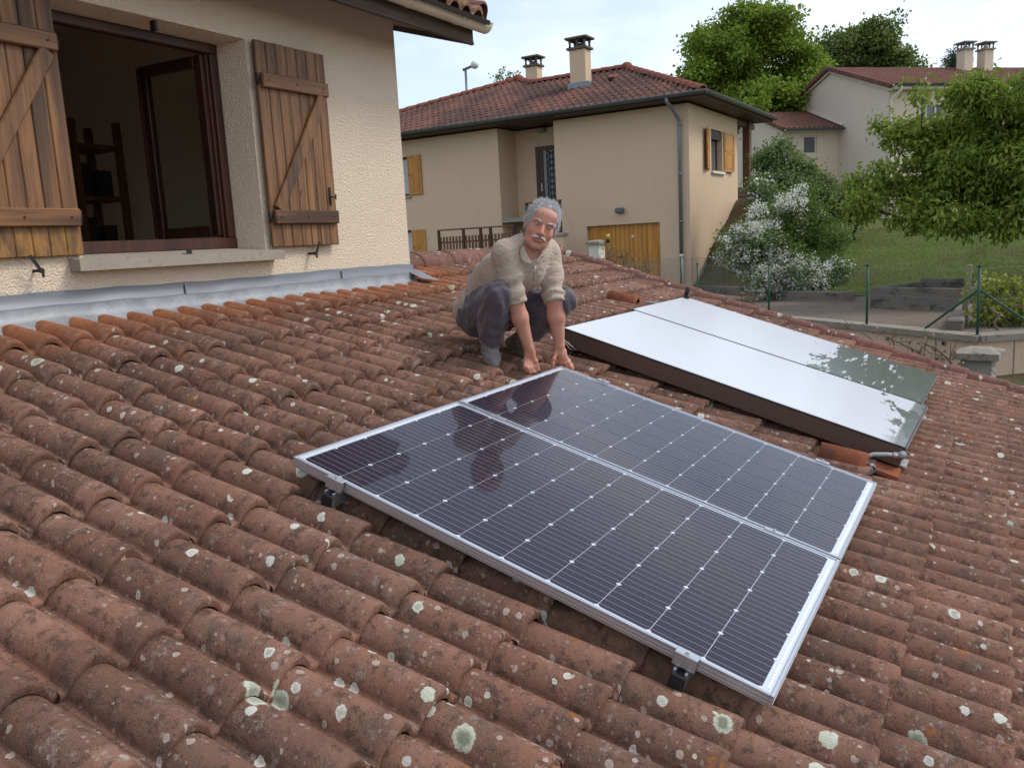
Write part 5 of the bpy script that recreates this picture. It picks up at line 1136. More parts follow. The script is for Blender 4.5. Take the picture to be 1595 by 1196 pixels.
bx_ = gz_at(1486, 62); plant('conifer', 'dark conifer tip left of the twin chimneys', 'tree', (bx_[0], bx_[1], bx_[2]), (bx_[0], bx_[1], bx_[2] + 7), bl, 40, 60, .18, .22, .12, ML_con, .2, 24, .5, .3)
# cherry tree on the right, close
L = [(1400, 200, 40, .6), (1388, 165, 20, .3), (1428, 165, 24, 0), (1440, 205, 42, .5), (1500, 165, 48, -.3), (1476, 138, 20, -.4), (1555, 152, 42, -.5), (1594, 135, 30, -.6), (1560, 205, 66, 0), (1590, 255, 60, -.5), (1480, 240, 62, .5), (1392, 272, 48, 0), (1336, 300, 30, -.4), (1345, 243, 11, .2), (1326, 325, 21, -.3), (1450, 308, 60, .3), (1540, 288, 70, 0), (1402, 342, 28, -.6), (1370, 328, 24, -.4), (1470, 346, 30, -.8), (1508, 345, 32, -.7), (1570, 345, 40, -.6), (1660, 220, 95, 0), (1690, 320, 95, 0), (1622, 180, 54, 0), (1445, 380, 9, -1), (1588, 388, 6, -.8), (1312, 283, 11, .2), (1415, 150, 20, .2), (1420, 235, 40, .4), (1360, 290, 32, .1), (1425, 330, 36, -.2), (1520, 130, 24, -.4)]
bl = B(16.8, L); q_ = gz_at(1640, 17.6)
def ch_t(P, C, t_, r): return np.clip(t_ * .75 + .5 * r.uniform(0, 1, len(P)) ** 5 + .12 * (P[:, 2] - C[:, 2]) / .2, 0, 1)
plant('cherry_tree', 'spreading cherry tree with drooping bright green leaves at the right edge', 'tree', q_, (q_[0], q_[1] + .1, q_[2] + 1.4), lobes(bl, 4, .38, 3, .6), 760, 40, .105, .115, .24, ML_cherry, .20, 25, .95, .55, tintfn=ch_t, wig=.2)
# white flowering bush, lilac, hedge
bl = B(18.7, [(1188, 335, 30, .3), (1165, 375, 42, 0), (1200, 380, 55, .4), (1245, 345, 48, .8), (1290, 375, 42, .8), (1225, 425, 60, 0), (1280, 425, 46, .2), (1160, 405, 36, -.2), (1308, 415, 22, 0), (1250, 310, 30, 1.2), (1190, 440, 34, -.4), (1270, 445, 28, -.5)])
q_ = gz_at(1245, 18.8)
cl_ = R[:, 0]
def wk(P, d, r):
    k = -d @ cl_ * .55 + d[:, 2] * .15 + r.uniform(-.6, .6, len(d)) - (d @ AXIS) * .5; px = np.array([proj(p_)[0] for p_ in P]); py = np.array([proj(p_)[1] for p_ in P]); return ((k > .22) | ((py > 405) & (r.uniform(size=len(P)) > .35))) & ~((px > 1215) & (px < 1320) & (py > 330) & (py < 395) & (r.uniform(size=len(P)) > .12)) & ~((px > 1255) & (py < 410) & (r.uniform(size=len(P)) > .2))
plant('white_bush', 'large arching bush covered in white blossom on the bank behind the fence', 'bush', q_, (q_[0], q_[1], q_[2] + .35), lobes(bl, 4, .42, 4, .75), 460, 60, .11, .06, .35, ML_bush, .05, 26, .4, .45, flowers=(3000, ML_white, .036, 17, wk))
bl = B(25, [(1208, 252, 30, 0), (1235, 262, 28, 0), (1258, 284, 26, 0), (1200, 285, 26, -.5), (1220, 238, 16, 0), (1228, 295, 38, -.5), (1272, 305, 22, 0)])
q_ = gz_at(1225, 25); plant('lilac_bush', 'pale green lilac with faded mauve flower spikes right of the beige house\'s post', 'bush', q_, (q_[0], q_[1], q_[2] + .6), lobes(bl, 3, .45, 5, .8), 280, 60, .14, .09, .42, ML_lilac, .07, 27, .1, .3, flowers=(150, ML_mauve, .045, 12, lambda P, d, r: d[:, 2] > -.1))
bl = B(23.5, [(1192, 302, 18, 0), (1184, 290, 12, 0), (1200, 318, 16, 0)])
q_ = gz_at(1183, 23.5); plant('rose_bush', 'small bush with larger white flowers between the wooden post and the lilac', 'bush', q_, (q_[0], q_[1], q_[2] + .3), bl, 60, 60, .13, .08, .4, ML_lilac, .03, 28, .2, .3, flowers=(90, ML_white, .07, 6, lambda P, d, r: d[:, 0] < .3))
for k, (x0, sd_) in enumerate(((1290, 31), (1330, 32))):
    bl = B(27 + k, [(x0 - 12, 312, 22, 0), (x0 + 12, 310, 22, 0), (x0, 325, 24, 0)])
    q_ = gz_at(x0, 27 + k); plant('hedge_shrub', ['brownish green shrub behind the white bush, nearer the lilac', 'brownish green shrub mostly hidden by the cherry tree\'s left branches'][k], 'shrub', q_, (q_[0], q_[1], q_[2] + .3), bl, 70, 80, .16, .09, .35, ML_hedge, .04, sd_, .0, .3, group='shrubs behind the white bush')
# vine at the right edge
bl = B(12.9, [(1540, 448, 24, 0), (1575, 445, 20, .2), (1590, 470, 22, 0), (1530, 480, 20, -.2), (1560, 490, 26, 0), (1515, 455, 10, 0), (1600, 500, 26, 0), (1520, 505, 12, -.2)])
q_ = Vector(at_z(1555, 515, ZC - .03)); plant('grape_vine', 'sprawling vine with yellow-green young leaves behind the fence at the right edge', 'vine', tuple(q_), (q_.x, q_.y, q_.z + .2), bl, 75, 14, .055, .075, .45, ML_vine, .018, 33, .2, .2, bark=M_twig)
q_ = Vector(at_z(1570, 500, ZC - .03)); bl = B(13.2, [(1560, 505, 26, 0), (1530, 510, 18, 0), (1595, 505, 24, 0)]); plant('ground_weeds', 'low bright green weeds under the vine at the right edge', 'weeds', tuple(q_), (q_.x, q_.y, q_.z + .05), bl, 40, 40, .07, .10, .16, ML_oak, .006, 34, -.8, .3)
# dry climbing stems over the verge of the roof, and dry shrub in front of the garage
def dry(name, label, paths, seed, r0=.012, ntw=14, tl=.18):
    rng = np.random.default_rng(seed); e = empty(name, tuple(paths[0][0]), label, 'dry branch'); m = MB()
    for P in paths:
        P = [np.array(p_) for p_ in P]; m.tube([tuple(p_) for p_ in P], [r0 * (1 - .55 * i / (len(P) - 1)) for i in range(len(P))], 6)
        for k in range(ntw):
            i = rng.integers(0, len(P) - 1); f = rng.uniform(); A = P[i] * (1 - f) + P[i + 1] * f; d = nrm(rng.normal(size=3) + np.array([0, .2, .9])); L = tl * rng.uniform(.4, 1.3); B_ = A + d * L * .5 + rng.normal(size=3) * L * .12; C_ = A + d * L + rng.normal(size=3) * L * .2
            m.tube([tuple(A), tuple(B_), tuple(C_)], [r0 * .42, r0 * .3, r0 * .15], 4, False)
            if rng.uniform() < .5: m.tube([tuple(B_), tuple(B_ + nrm(rng.normal(size=3)) * L * .4)], [r0 * .28, r0 * .12], 4, False)
    m.build('stems', M_twig, e)
    n = 40; A = np.array([P[rng.integers(0, len(P))] for P in [paths[k % len(paths)] for k in range(n)]]) + rng.normal(size=(n, 3)) * tl * .35 + np.array([0, 0, tl * .4])
    V, F, T = leaves(A, rng.normal(size=(n, 3)) + np.array([0, 0, -1.2]), r0 * 4, .3, rng, .3); o = link('withered_leaves', np_mesh('withered_leaves', V, F, M_dleaf, False, T), e); o['kind'] = 'stuff'
M_dleaf = leaf_mat('withered_leaf', (.15, .10, .06), (.22, .15, .09), .2)
g_ = lambda px, py, D: at(px, py, D)
dry('dry_climber', 'bare brown climber stems arching over the roof edge toward the pillar', [[g_(1600, 612, 8.5), g_(1555, 597, 8.7), g_(1500, 583, 8.9), g_(1455, 568, 9.1), g_(1430, 548, 9.2), g_(1400, 533, 9.3), g_(1383, 528, 9.3)], [g_(1490, 578, 8.9), g_(1478, 560, 9), g_(1462, 545, 9.1), g_(1440, 535, 9.2)], [g_(1475, 575, 9), g_(1440, 562, 9.1), g_(1420, 548, 9.2)]], 41, .016, 11, .17)
dry('dry_climber', 'wispy dry stems behind the peeled end of the far collector', [[g_(1375, 560, 9.0), g_(1372, 545, 9.1), g_(1358, 528, 9.2), g_(1338, 515, 9.3), g_(1310, 511, 9.4)], [g_(1395, 562, 9.0), g_(1392, 540, 9.1), g_(1390, 525, 9.1)]], 42, .009, 8, .14)
dry('dry_shrub', 'tangled bare shrub in front of the garage door', [[g_(945, 415, 14), g_(950, 395, 14.2), g_(946, 385, 14.3)], [g_(965, 425, 14), g_(955, 405, 14.2), g_(930, 402, 14.2)], [g_(975, 425, 14), g_(972, 408, 14.1), g_(985, 402, 14.2), g_(990, 420, 14.2)], [g_(1000, 430, 14.1), g_(1003, 412, 14.2), g_(1012, 425, 14.3)], [g_(985, 425, 14), g_(975, 402, 14.1), g_(960, 400, 14.2)]], 43, .012, 14, .22)
dry('dry_stick', 'single dry stick leaning beyond the top of the far collector', [[g_(1190, 488, 9.6), g_(1172, 472, 9.7), g_(1152, 460, 9.8)]], 44, .012, 5, .10)
# grass on the lawn
rng = np.random.default_rng(5); n = 52000; th = rng.uniform(-2.5, 11.5, n); rk = np.array([polyr(a, KT) for a in th]); r = rk + .1 + (15 * rng.uniform(0, 1, n) ** 1.2)
X = r * np.cos(np.radians(th)); Y = r * np.sin(np.radians(th)); Z = np.array([height(a, b) for a, b in zip(th, r)]) + .03 * (np.sin(X * 1.9 + Y) * np.sin(Y * 2.3 - X * .7) + .5 * np.sin(X * 5.1) * np.sin(Y * 4.3))
P = np.stack([X, Y, Z - .01], 1); d = nrm(rng.normal(size=(n, 3)) * .45 + np.array([0, 0, 1])); s = nrm(np.cross(d, rng.normal(size=(n, 3)))) * .006; hh = rng.uniform(.03, .085, n)[:, None]
V = np.stack([P - s, P + s, P + d * hh], 1).reshape(-1, 3); ML_grass = leaf_mat('grass_blade', (.07, .105, .022), (.185, .21, .06), .3)
go = link('grass', np_mesh('grass', V, np.arange(3 * n).reshape(-1, 3), ML_grass, False, np.repeat(rng.uniform(0, 1, n), 3)), None); tag(go, 'short grass of the sloping lawn behind the trough', 'grass', kind='stuff')
# ---------------------------------------------------------------- the man: signed-distance body meshed with surface nets
def Z4(zx, zy, dep): return at_d(660 + zx / 3.857, 290 + zy / 3.857, dep)
def smin(a, b, k):
    h = np.clip(.5 + .5 * (b - a) / k, 0, 1); return b + (a - b) * h - k * h * (1 - h)
def smax(a, b, k): return -smin(-a, -b, k)
def cone(P, a, b, r1, r2):
    a, b = np.asarray(a, float), np.asarray(b, float); ba = b - a; t_ = np.clip(((P - a) @ ba) / (ba @ ba), 0, 1)
    return np.linalg.norm(P - a - t_[:, None] * ba, axis=1) - (r1 + (r2 - r1) * t_)
def ell(P, c, r, M=None):
    q_ = P - np.asarray(c, float)
    if M is not None: q_ = q_ @ M
    r = np.asarray(r, float); k0 = np.linalg.norm(q_ / r, axis=1); k1 = np.linalg.norm(q_ / (r * r), axis=1) + 1e-9
    return k0 * (k0 - 1) / k1
def near(P, c, rad, fn):
    dd = np.linalg.norm(P - c, axis=1); out = (dd - rad + .05).astype(float); m_ = dd < rad
    if m_.any(): out[m_] = fn(P[m_])
    return out
def chain(P, pts, rs, k=.02):
    d = None
    for i in range(len(pts) - 1):
        e_ = cone(P, pts[i], pts[i + 1], rs[i], rs[i + 1]); d = e_ if d is None else smin(d, e_, k)
    return d
def nets(fn, lo, hi, h, name, mat_, smooth=True):
    lo, hi = np.array(lo), np.array(hi); bl = 8; nb = np.ceil((hi - lo) / (h * bl)).astype(int); N = nb * bl + 1
    F = np.full(N, 1.0, np.float32); gi = np.stack(np.meshgrid(*[np.arange(k) for k in nb], indexing='ij'), -1).reshape(-1, 3)
    C = lo + (gi + .5) * bl * h; dc = np.concatenate([fn(C[i:i + 200000]) for i in range(0, len(C), 200000)]); rad = bl * h * .5 * 1.733 + .02
    loc = np.stack(np.meshgrid(*[np.arange(bl + 1)] * 3, indexing='ij'), -1).reshape(-1, 3)
    for g_i, v in zip(gi[dc < -rad], dc[dc < -rad]): F[g_i[0] * bl:g_i[0] * bl + bl + 1, g_i[1] * bl:g_i[1] * bl + bl + 1, g_i[2] * bl:g_i[2] * bl + bl + 1] = -1
    act = gi[np.abs(dc) <= rad]
    for s_ in range(0, len(act), 400):
        A = act[s_:s_ + 400]; idx = (A[:, None] * bl + loc[None]).reshape(-1, 3); F[idx[:, 0], idx[:, 1], idx[:, 2]] = fn(lo + idx * h)
    cr = [F[dx:N[0] - 1 + dx, dy:N[1] - 1 + dy, dz:N[2] - 1 + dz] for dx in (0, 1) for dy in (0, 1) for dz in (0, 1)]
    mn = np.minimum.reduce(cr); mxx = np.maximum.reduce(cr); cells = np.argwhere((mn < 0) & (mxx >= 0)); vid = np.full(N - 1, -1, np.int64); vid[cells[:, 0], cells[:, 1], cells[:, 2]] = np.arange(len(cells))
    offs = np.array([(dx, dy, dz) for dx in (0, 1) for dy in (0, 1) for dz in (0, 1)]); val = np.stack([F[cells[:, 0] + o_[0], cells[:, 1] + o_[1], cells[:, 2] + o_[2]] for o_ in offs], 1)
    acc = np.zeros((len(cells), 3)); cn = np.zeros(len(cells))
    for i in range(8):
        for j in range(i + 1, 8):
            if np.abs(offs[i] - offs[j]).sum() != 1: continue
            a, b = val[:, i], val[:, j]; m_ = (a < 0) != (b < 0); t_ = np.where(m_, a / np.where(m_, a - b, 1), 0)
            acc += np.where(m_[:, None], offs[i] + (offs[j] - offs[i]) * t_[:, None], 0); cn += m_
    V = lo + (cells + acc / cn[:, None]) * h; faces = []
    for ax_ in range(3):
        sl0 = [slice(1, N[k] - 1) for k in range(3)]; sl0[ax_] = slice(0, N[ax_] - 1); sl1 = list(sl0); sl1[ax_] = slice(1, N[ax_])
        a, b = F[tuple(sl0)], F[tuple(sl1)]; E_ = np.argwhere((a < 0) != (b < 0))
        if not len(E_): continue
        sg = a[E_[:, 0], E_[:, 1], E_[:, 2]] < 0; base = E_ + np.array([0 if k == ax_ else 1 for k in range(3)]); u_, w_ = [(1, 2), (2, 0), (0, 1)][ax_]; du = np.zeros(3, int); dw = np.zeros(3, int); du[u_] = 1; dw[w_] = 1
        q_ = np.stack([vid[tuple((base - o_).T)] for o_ in (du * 0, du, du + dw, dw)], 1); q_[~sg] = q_[~sg][:, ::-1]; faces.append(q_[(q_ >= 0).all(1)])
    Fq = np.concatenate(faces)[:, ::-1]
    return np_mesh(name, V, Fq, mat_, smooth)
# joints
Jn = dict(pel=(300, 735, 4.80), spi=(420, 590, 4.66), che=(580, 470, 4.50), nek=(655, 385, 4.45), rsh=(490, 405, 4.36), lsh=(745, 405, 4.58), rel=(540, 660, 4.40), lel=(782, 665, 4.53), rwr=(633, 975, 4.52), lwr=(815, 955, 4.62),
          rhi=(320, 765, 4.76), rkn=(447, 655, 4.36), ran=(398, 935, 4.62), lhi=(470, 765, 4.86), lkn=(838, 690, 4.58), lan=(600, 905, 4.78))
J = {k: Z4(*v) for k, v in Jn.items()}
# feet sit on the roof
def on_roof(zx, zy, h=.012):
    px, py = 660 + zx / 3.857, 290 + zy / 3.857; d = pray(px, py); P0 = np.array([0, PA[1], PA[2]]) + (-.09 + h) * NR; return CAM + d * (((P0 - CAM) @ NR) / (d @ NR))
rto, rhe = on_roof(425, 1065, .03), on_roof(385, 985, .035); lto, lhe = on_roof(640, 1010, .03), on_roof(530, 945, .035)
# head frame: x to the viewer's right, y out of the face, z up
cx, cy, cz = R[:, 0], R[:, 1], R[:, 2]
def rotv(v, k, a): k = k / np.linalg.norm(k); return v * math.cos(a) + np.cross(k, v) * math.sin(a) + k * (k @ v) * (1 - math.cos(a))
HX, HY, HZ = cx.copy(), cz.copy(), cy.copy()
for axis_, ang in ((cx, math.radians(13)), (cy, math.radians(9)), (cz, math.radians(-19))):
    HX, HY, HZ = [rotv(v_, axis_, ang) for v_ in (HX, HY, HZ)]
HMx = np.stack([HX, HY, HZ], 1); HC_ = Z4(705, 240, 4.36); HS = .99
def hd(P): return ((P - HC_) @ HMx) / HS
def hw(p): return HC_ + HMx @ (np.array(p) * HS)
def head(P):
    q_ = hd(P); m_ = np.abs(q_[:, 0])[:, None]; s_ = np.concatenate([m_, q_[:, 1:]], 1)
    d = ell(q_, (0, -.014, .030), (.076, .098, .090)); d = smin(d, ell(q_, (0, .024, -.045), (.064, .066, .076)), .035); d = smin(d, ell(s_, (.030, .042, -.085), (.027, .034, .024)), .03)
    d = smin(d, ell(q_, (0, .066, -.103), (.024, .020, .018)), .022); d = smin(d, ell(s_, (.040, .058, -.030), (.026, .024, .026)), .022)
    d = smin(d, cone(s_, (.010, .083, .026), (.044, .067, .022), .011, .010), .012); d = smin(d, ell(q_, (0, .060, .060), (.055, .03, .035)), .03)
    d = smax(d, -ell(s_, (.031, .096, .004), (.019, .017, .0105)), .010)
    d = smin(d, cone(q_, (0, .086, .014), (0, .108, -.030), .0085, .0135), .010); d = smin(d, ell(s_, (.013, .096, -.034), (.009, .012, .009)), .008)
    d = smin(d, ell(s_, (.030, .078, -.010), (.013, .009, .004)), .008)
    d = smin(d, ell(q_, (0, .084, -.060), (.030, .014, .016)), .014); d = smin(d, ell(q_, (0, .094, -.0715), (.020, .008, .0055)), .006)
    d = smax(d, -ell(q_, (0, .104, -.0635), (.025, .015, .0018)), .004)
    ear = ell(s_, (.079, -.008, -.006), (.009, .020, .033)); ear = smax(ear, -ell(s_, (.089, .000, -.004), (.007, .011, .020)), .006); d = smin(d, ear, .008)
    return d * HS
NB = J['nek']
def neck(P): return cone(P, hw((0, -.028, -.06)), NB + np.array([0, 0, -.02]), .058, .066)
# hands
def hand(P, wr, pts, k=.009):
    d = None
    for pth, r in pts:
        e_ = chain(P, pth, np.linspace(r, r * .78, len(pth)), .006); d = e_ if d is None else smin(d, e_, k)
    return d
rk_ = Z4(645, 1045, 4.56)
RH = [([J['rwr'], Z4(640, 1010, 4.535), Z4(632, 1040, 4.55)], .025), ([Z4(652, 1000, 4.53), Z4(655, 1045, 4.545)], .019), ([Z4(625, 1005, 4.525), Z4(618, 1045, 4.535)], .019),
      ([Z4(612, 1040, 4.525), Z4(606, 1080, 4.515), Z4(622, 1110, 4.53), Z4(636, 1118, 4.545)], .0098), ([Z4(626, 1045, 4.53), Z4(622, 1090, 4.515), Z4(640, 1118, 4.535), Z4(656, 1120, 4.55)], .0102),
      ([Z4(642, 1048, 4.54), Z4(644, 1090, 4.53), Z4(660, 1115, 4.545), Z4(674, 1115, 4.56)], .0102), ([Z4(656, 1045, 4.55), Z4(664, 1082, 4.545), Z4(676, 1102, 4.555), Z4(686, 1106, 4.565)], .0095),
      ([Z4(655, 1015, 4.54), Z4(674, 1050, 4.54), Z4(682, 1082, 4.55), Z4(690, 1104, 4.56)], .0108)]
LH = [([J['lwr'], Z4(822, 1000, 4.635), Z4(830, 1025, 4.645)], .026), ([Z4(800, 985, 4.63), Z4(812, 1020, 4.64)], .019), ([Z4(838, 990, 4.64), Z4(848, 1030, 4.65)], .019),
      ([Z4(800, 990, 4.62), Z4(782, 1035, 4.61), Z4(776, 1065, 4.615), Z4(774, 1083, 4.62)], .0115),
      ([Z4(815, 1025, 4.64), Z4(822, 1056, 4.655), Z4(828, 1072, 4.67), Z4(832, 1080, 4.68)], .0105), ([Z4(832, 1028, 4.645), Z4(846, 1060, 4.655), Z4(858, 1084, 4.67), Z4(866, 1096, 4.68)], .0108), ([Z4(845, 1028, 4.65), Z4(866, 1058, 4.66), Z4(882, 1085, 4.675), Z4(890, 1100, 4.685)], .0104), ([Z4(852, 1022, 4.655), Z4(874, 1048, 4.67), Z4(890, 1075, 4.685), Z4(897, 1092, 4.695)], .0090)]
def arms(P):
    d = smin(chain(P, [J['rsh'], J['rel'], J['rel'] * .6 + J['rwr'] * .4, J['rwr']], [.056, .044, .043, .027], .02), chain(P, [J['lsh'], J['lel'], J['lel'] * .6 + J['lwr'] * .4, J['lwr']], [.056, .048, .047, .028], .02), .01)
    return smin(d, smin(near(P, Z4(645, 1050, 4.545), .19, lambda q: hand(q, J['rwr'], RH)), near(P, Z4(835, 1030, 4.65), .19, lambda q: hand(q, J['lwr'], LH)), .004), .012)
def torso(P, g=0.0):
    sl_ = J['lsh'] - J['rsh']; d = cone(P, J['pel'], J['spi'], .105 + g, .108 + g); d = smin(d, cone(P, J['spi'], J['che'], .114 + g, .126 + g), .06)
    d = smin(d, cone(P, J['rsh'] + sl_ * .08, J['lsh'] - sl_ * .08, .068 + g, .068 + g), .06); d = smin(d, cone(P, J['che'], NB, .112 + g, .072 + g), .05)
    d = smin(d, ell(P, (J['spi'] * .55 + J['che'] * .45) + AXIS * -.03, (.12 + g, .11 + g, .13 + g)), .05); return d
def legs(P, g=0.0):
    hip = lambda h_, kn, an, w: chain(P, [h_, h_ * .5 + kn * .5, kn, kn * .62 + an * .38, an], [.095 + g, .085 + g, .060 + g, .056 + g, .042 + g * w], .03)
    d = smin(hip(J['rhi'], J['rkn'], J['ran'], 1), hip(J['lhi'], J['lkn'], J['lan'], 1), .02); return smin(d, ell(P, J['pel'] * .8 + J['lhi'] * .2 + np.array([0, 0, -.03]), (.115 + g, .115 + g, .11 + g)), .06)
def foot(P, an, he, to, g=0.0):
    up = NR; d = cone(P, an, he + up * .01, .040 + g, .032 + g); bal = he * .3 + to * .7
    d = smin(d, cone(P, he, bal, .032 + g, .036 + g), .02); d = smin(d, cone(P, bal, to, .036 + g, .025 + g), .02); d = smin(d, cone(P, an + (to - he) * .12, bal + up * .012, .036 + g, .026 + g), .03)
    pl_ = -((P - (np.array([0, PA[1], PA[2]]) - .09 * NR)) @ NR) + .0045 - g * .5; return smax(d, pl_, .008)
def feet(P, g=0.0): return smin(foot(P, J['ran'], rhe, rto, g), foot(P, J['lan'], lhe, lto, g), .004)
def body(P):
    d = smin(near(P, HC_, .26, head), neck(P), .025); d = smin(d, torso(P, -.006), .035); d = smin(d, arms(P), .02); d = smin(d, legs(P, -.008), .03); return smin(d, feet(P), .015)
allp = np.array(list(J.values()) + [rto, lto, hw((0, 0, .13)), hw((0, .12, 0)), Z4(897, 1092, 4.7), Z4(690, 1110, 4.56)])
LO, HI = allp.min(0) - .17, allp.max(0) + .17
# materials
t = NT('skin', .55, .35); q_ = t.mapv(t.pos()); n1 = t.noise(q_, 22, 4); 
hp = t.n('ShaderNodeVectorMath', operation='SUBTRACT'); t.sv(hp.inputs[0], t.pos()); hp.inputs[1].default_value = tuple(HC_)
def hdot(ax__): 
    k = t.n('ShaderNodeVectorMath', operation='DOT_PRODUCT'); t.sv(k.inputs[0], hp.outputs[0]); k.inputs[1].default_value = tuple(ax__); return k.outputs['Value']
hx_, hy_, hz_ = hdot(HX), hdot(HY), hdot(HZ)
c = t.mix(n1, (.58, .295, .21), (.51, .235, .165)); c = t.mix(t.math('MULTIPLY', t.step(t.noise(q_, 7, 4, .6), .45, .7), .45), c, (.50, .20, .145))
chk = t.math('MULTIPLY', t.step(t.math('ABSOLUTE', hx_), .016, .045), t.math('MULTIPLY', t.step(hz_, .012, -.012), t.math('MULTIPLY', t.step(hz_, -.085, -.045), t.step(hy_, .02, .05)))); c = t.mix(t.math('MULTIPLY', chk, .45), c, (.50, .17, .12))
nos = t.math('MULTIPLY', t.step(hy_, .095, .115), t.step(hz_, .0, -.02)); c = t.mix(t.math('MULTIPLY', nos, .45), c, (.48, .15, .10))
lip = t.math('MULTIPLY', t.step(t.math('ABSOLUTE', t.math('ADD', hz_, .0735)), .010, .005), t.math('MULTIPLY', t.step(t.math('ABSOLUTE', hx_), .026, .018), t.step(hy_, .07, .085))); c = t.mix(t.math('MULTIPLY', lip, .5), c, (.36, .10, .085))
t.col(c); t.bump(t.noise(t.pos(), 160, 3), .25, .002); t.b.inputs['Subsurface Weight'].default_value = .08; t.b.inputs['Subsurface Radius'].default_value = (.01, .004, .002); M_skin = t.m
def cloth(name, c0, c1, fs=.75):
    t = NT(name, .95, .08); p = t.pos(); t.col(t.mix(t.noise(p, 14, 5), c0, c1)); t.b.inputs['Sheen Weight'].default_value = .25; fo = t.noise(t.mapv(p, (1.0, 1.0, 1.7)), 11, 3, .5, 1.6); t.bump(t.noise(p, 240, 2), .3, .003, t.bump(fo, fs, .035)); return t.m
M_swe = cloth('beige_fleece', (.44, .355, .285), (.385, .305, .24), .42); M_tro = cloth('grey_trouser_cloth', (.118, .096, .112), (.092, .075, .09), .3); M_sock = cloth('grey_sock_wool', (.22, .195, .185), (.17, .15, .145)); M_sole = cloth('dark_sock_sole', (.07, .055, .05), (.05, .04, .038))
t = NT('grey_hair', .6, .3); n1 = t.noise(t.pos(), 120, 4, .7); t.col(t.mix(n1, (.44, .44, .445), (.82, .82, .82))); t.bump(n1, .8, .006); M_hair = t.m
man = empty('person', rto * .5 + lto * .5, 'man squatting on the roof in a beige pullover, dark trousers and grey socks', 'person')
link('body', nets(body, LO, HI, .0042, 'body', M_skin), man)
# clothes
def wr(P, f, ph): return np.sin(P @ np.array(f) + ph)
def sleeve(P, sh, el, wr_, r):
    cuff = el * .88 + wr_ * .12; ax_ = nrm(cuff - sh); s_ = (P - sh) @ ax_; L = np.linalg.norm(cuff - sh)
    d = chain(P, [sh, sh * .5 + el * .5, el, cuff], [.071, .062, .054, .052], .03) - .0045 * np.sin(s_ * 95 + 2.2 * np.sin((P @ np.array([23., 17., 9.])))) * np.clip(s_ / L * 1.6 - .3, 0, 1) - .004 * wr(P, (31, 44, 12), 1)
    d = smin(d, chain(P, [cuff - ax_ * .028, cuff], [.0585, .0575], .01), .006); return smax(d, (P - cuff) @ ax_ - .004, .006)
def sweater(P):
    d = torso(P, .012); cr_ = nrm(J['che'] - J['pel']); s_ = (P - J['pel']) @ cr_
    d = d - .007 * np.sin(s_ * 60 + 1.6 * np.sin(P @ np.array([12., 8., 15.]))) * np.exp(-((s_ - .10) / .12) ** 2) - .005 * wr(P, (25, -18, 14), .5) - .0035 * wr(P, (-14, 36, 22), 2)
    d = smin(d, sleeve(P, J['rsh'], J['rel'], J['rwr'], 1), .025); d = smin(d, sleeve(P, J['lsh'], J['lel'], J['lwr'], 1), .025)
    d = smax(d, -((P - (J['pel'] + np.array([0, 0, -.01]))) @ nrm(cr_ + np.array([0, 0, .6])) + .105), .012)
    nk = cone(P, hw((0, -.028, -.06)), NB + np.array([0, 0, -.02]), .066, .072); v_ = cone(P, Z4(655, 395, 4.31), Z4(672, 475, 4.29), .075, .03)
    return smax(smax(d, -nk, .008), -v_, .006)
link('pullover', nets(sweater, LO, HI, .0052, 'pullover', M_swe), man)
def trousers(P):
    g = .014; D = None
    for h_, kn, an in ((J['rhi'], J['rkn'], J['ran']), (J['lhi'], J['lkn'], J['lan'])):
        ax_ = nrm(an - kn); hem = an - ax_ * .045
        d = chain(P, [h_, h_ * .5 + kn * .5, kn, kn * .62 + an * .38, an], [.096 + g, .080 + g, .056 + g, .055 + g, .050 + g], .03)
        d = smin(d, cone(P, hem - ax_ * .12, hem, .068, .072), .025); s_ = (P - kn) @ ax_
        d = d - .0050 * np.sin(s_ * 60 + 2.2 * np.sin(P @ np.array([18., 30., 11.]))) * np.clip(s_ * 6, 0, 1) - .0035 * np.sin(P @ np.array([44., 31., 78.]) + 1.7 * np.sin(P @ np.array([13., 25., 19.]))) - .003 * wr(P, (80, -55, 40), 0)
        sh_ = cone(P, kn * .3 + an * .7, an + ax_ * .2, .105, .12); cut = np.where(sh_ < 0, (P - hem) @ ax_, -1.0); d = np.maximum(d, cut); d = smax(d, -cone(P, hem - ax_ * .03, hem + ax_ * .1,   .058, .062), .005)
        D = d if D is None else smin(D, d, .02)
    return smin(D, ell(P, J['pel'] * .8 + J['lhi'] * .2 + np.array([0, 0, -.03]), (.115 + g, .115 + g, .11 + g)), .06)
link('trousers', nets(trousers, LO, HI, .0052, 'trousers', M_tro), man)
def socks(P):
    d = feet(P, .005)
    for an, kn in ((J['ran'], J['rkn']), (J['lan'], J['lkn'])):
        ax_ = nrm(kn - an); d = smin(d, cone(P, an, an + ax_ * .11, .046, .050) - .002 * np.sin(((P - an) @ ax_) * 180), .02)
    return d
link('socks', nets(socks, LO, HI, .005, 'socks', M_sock), man)
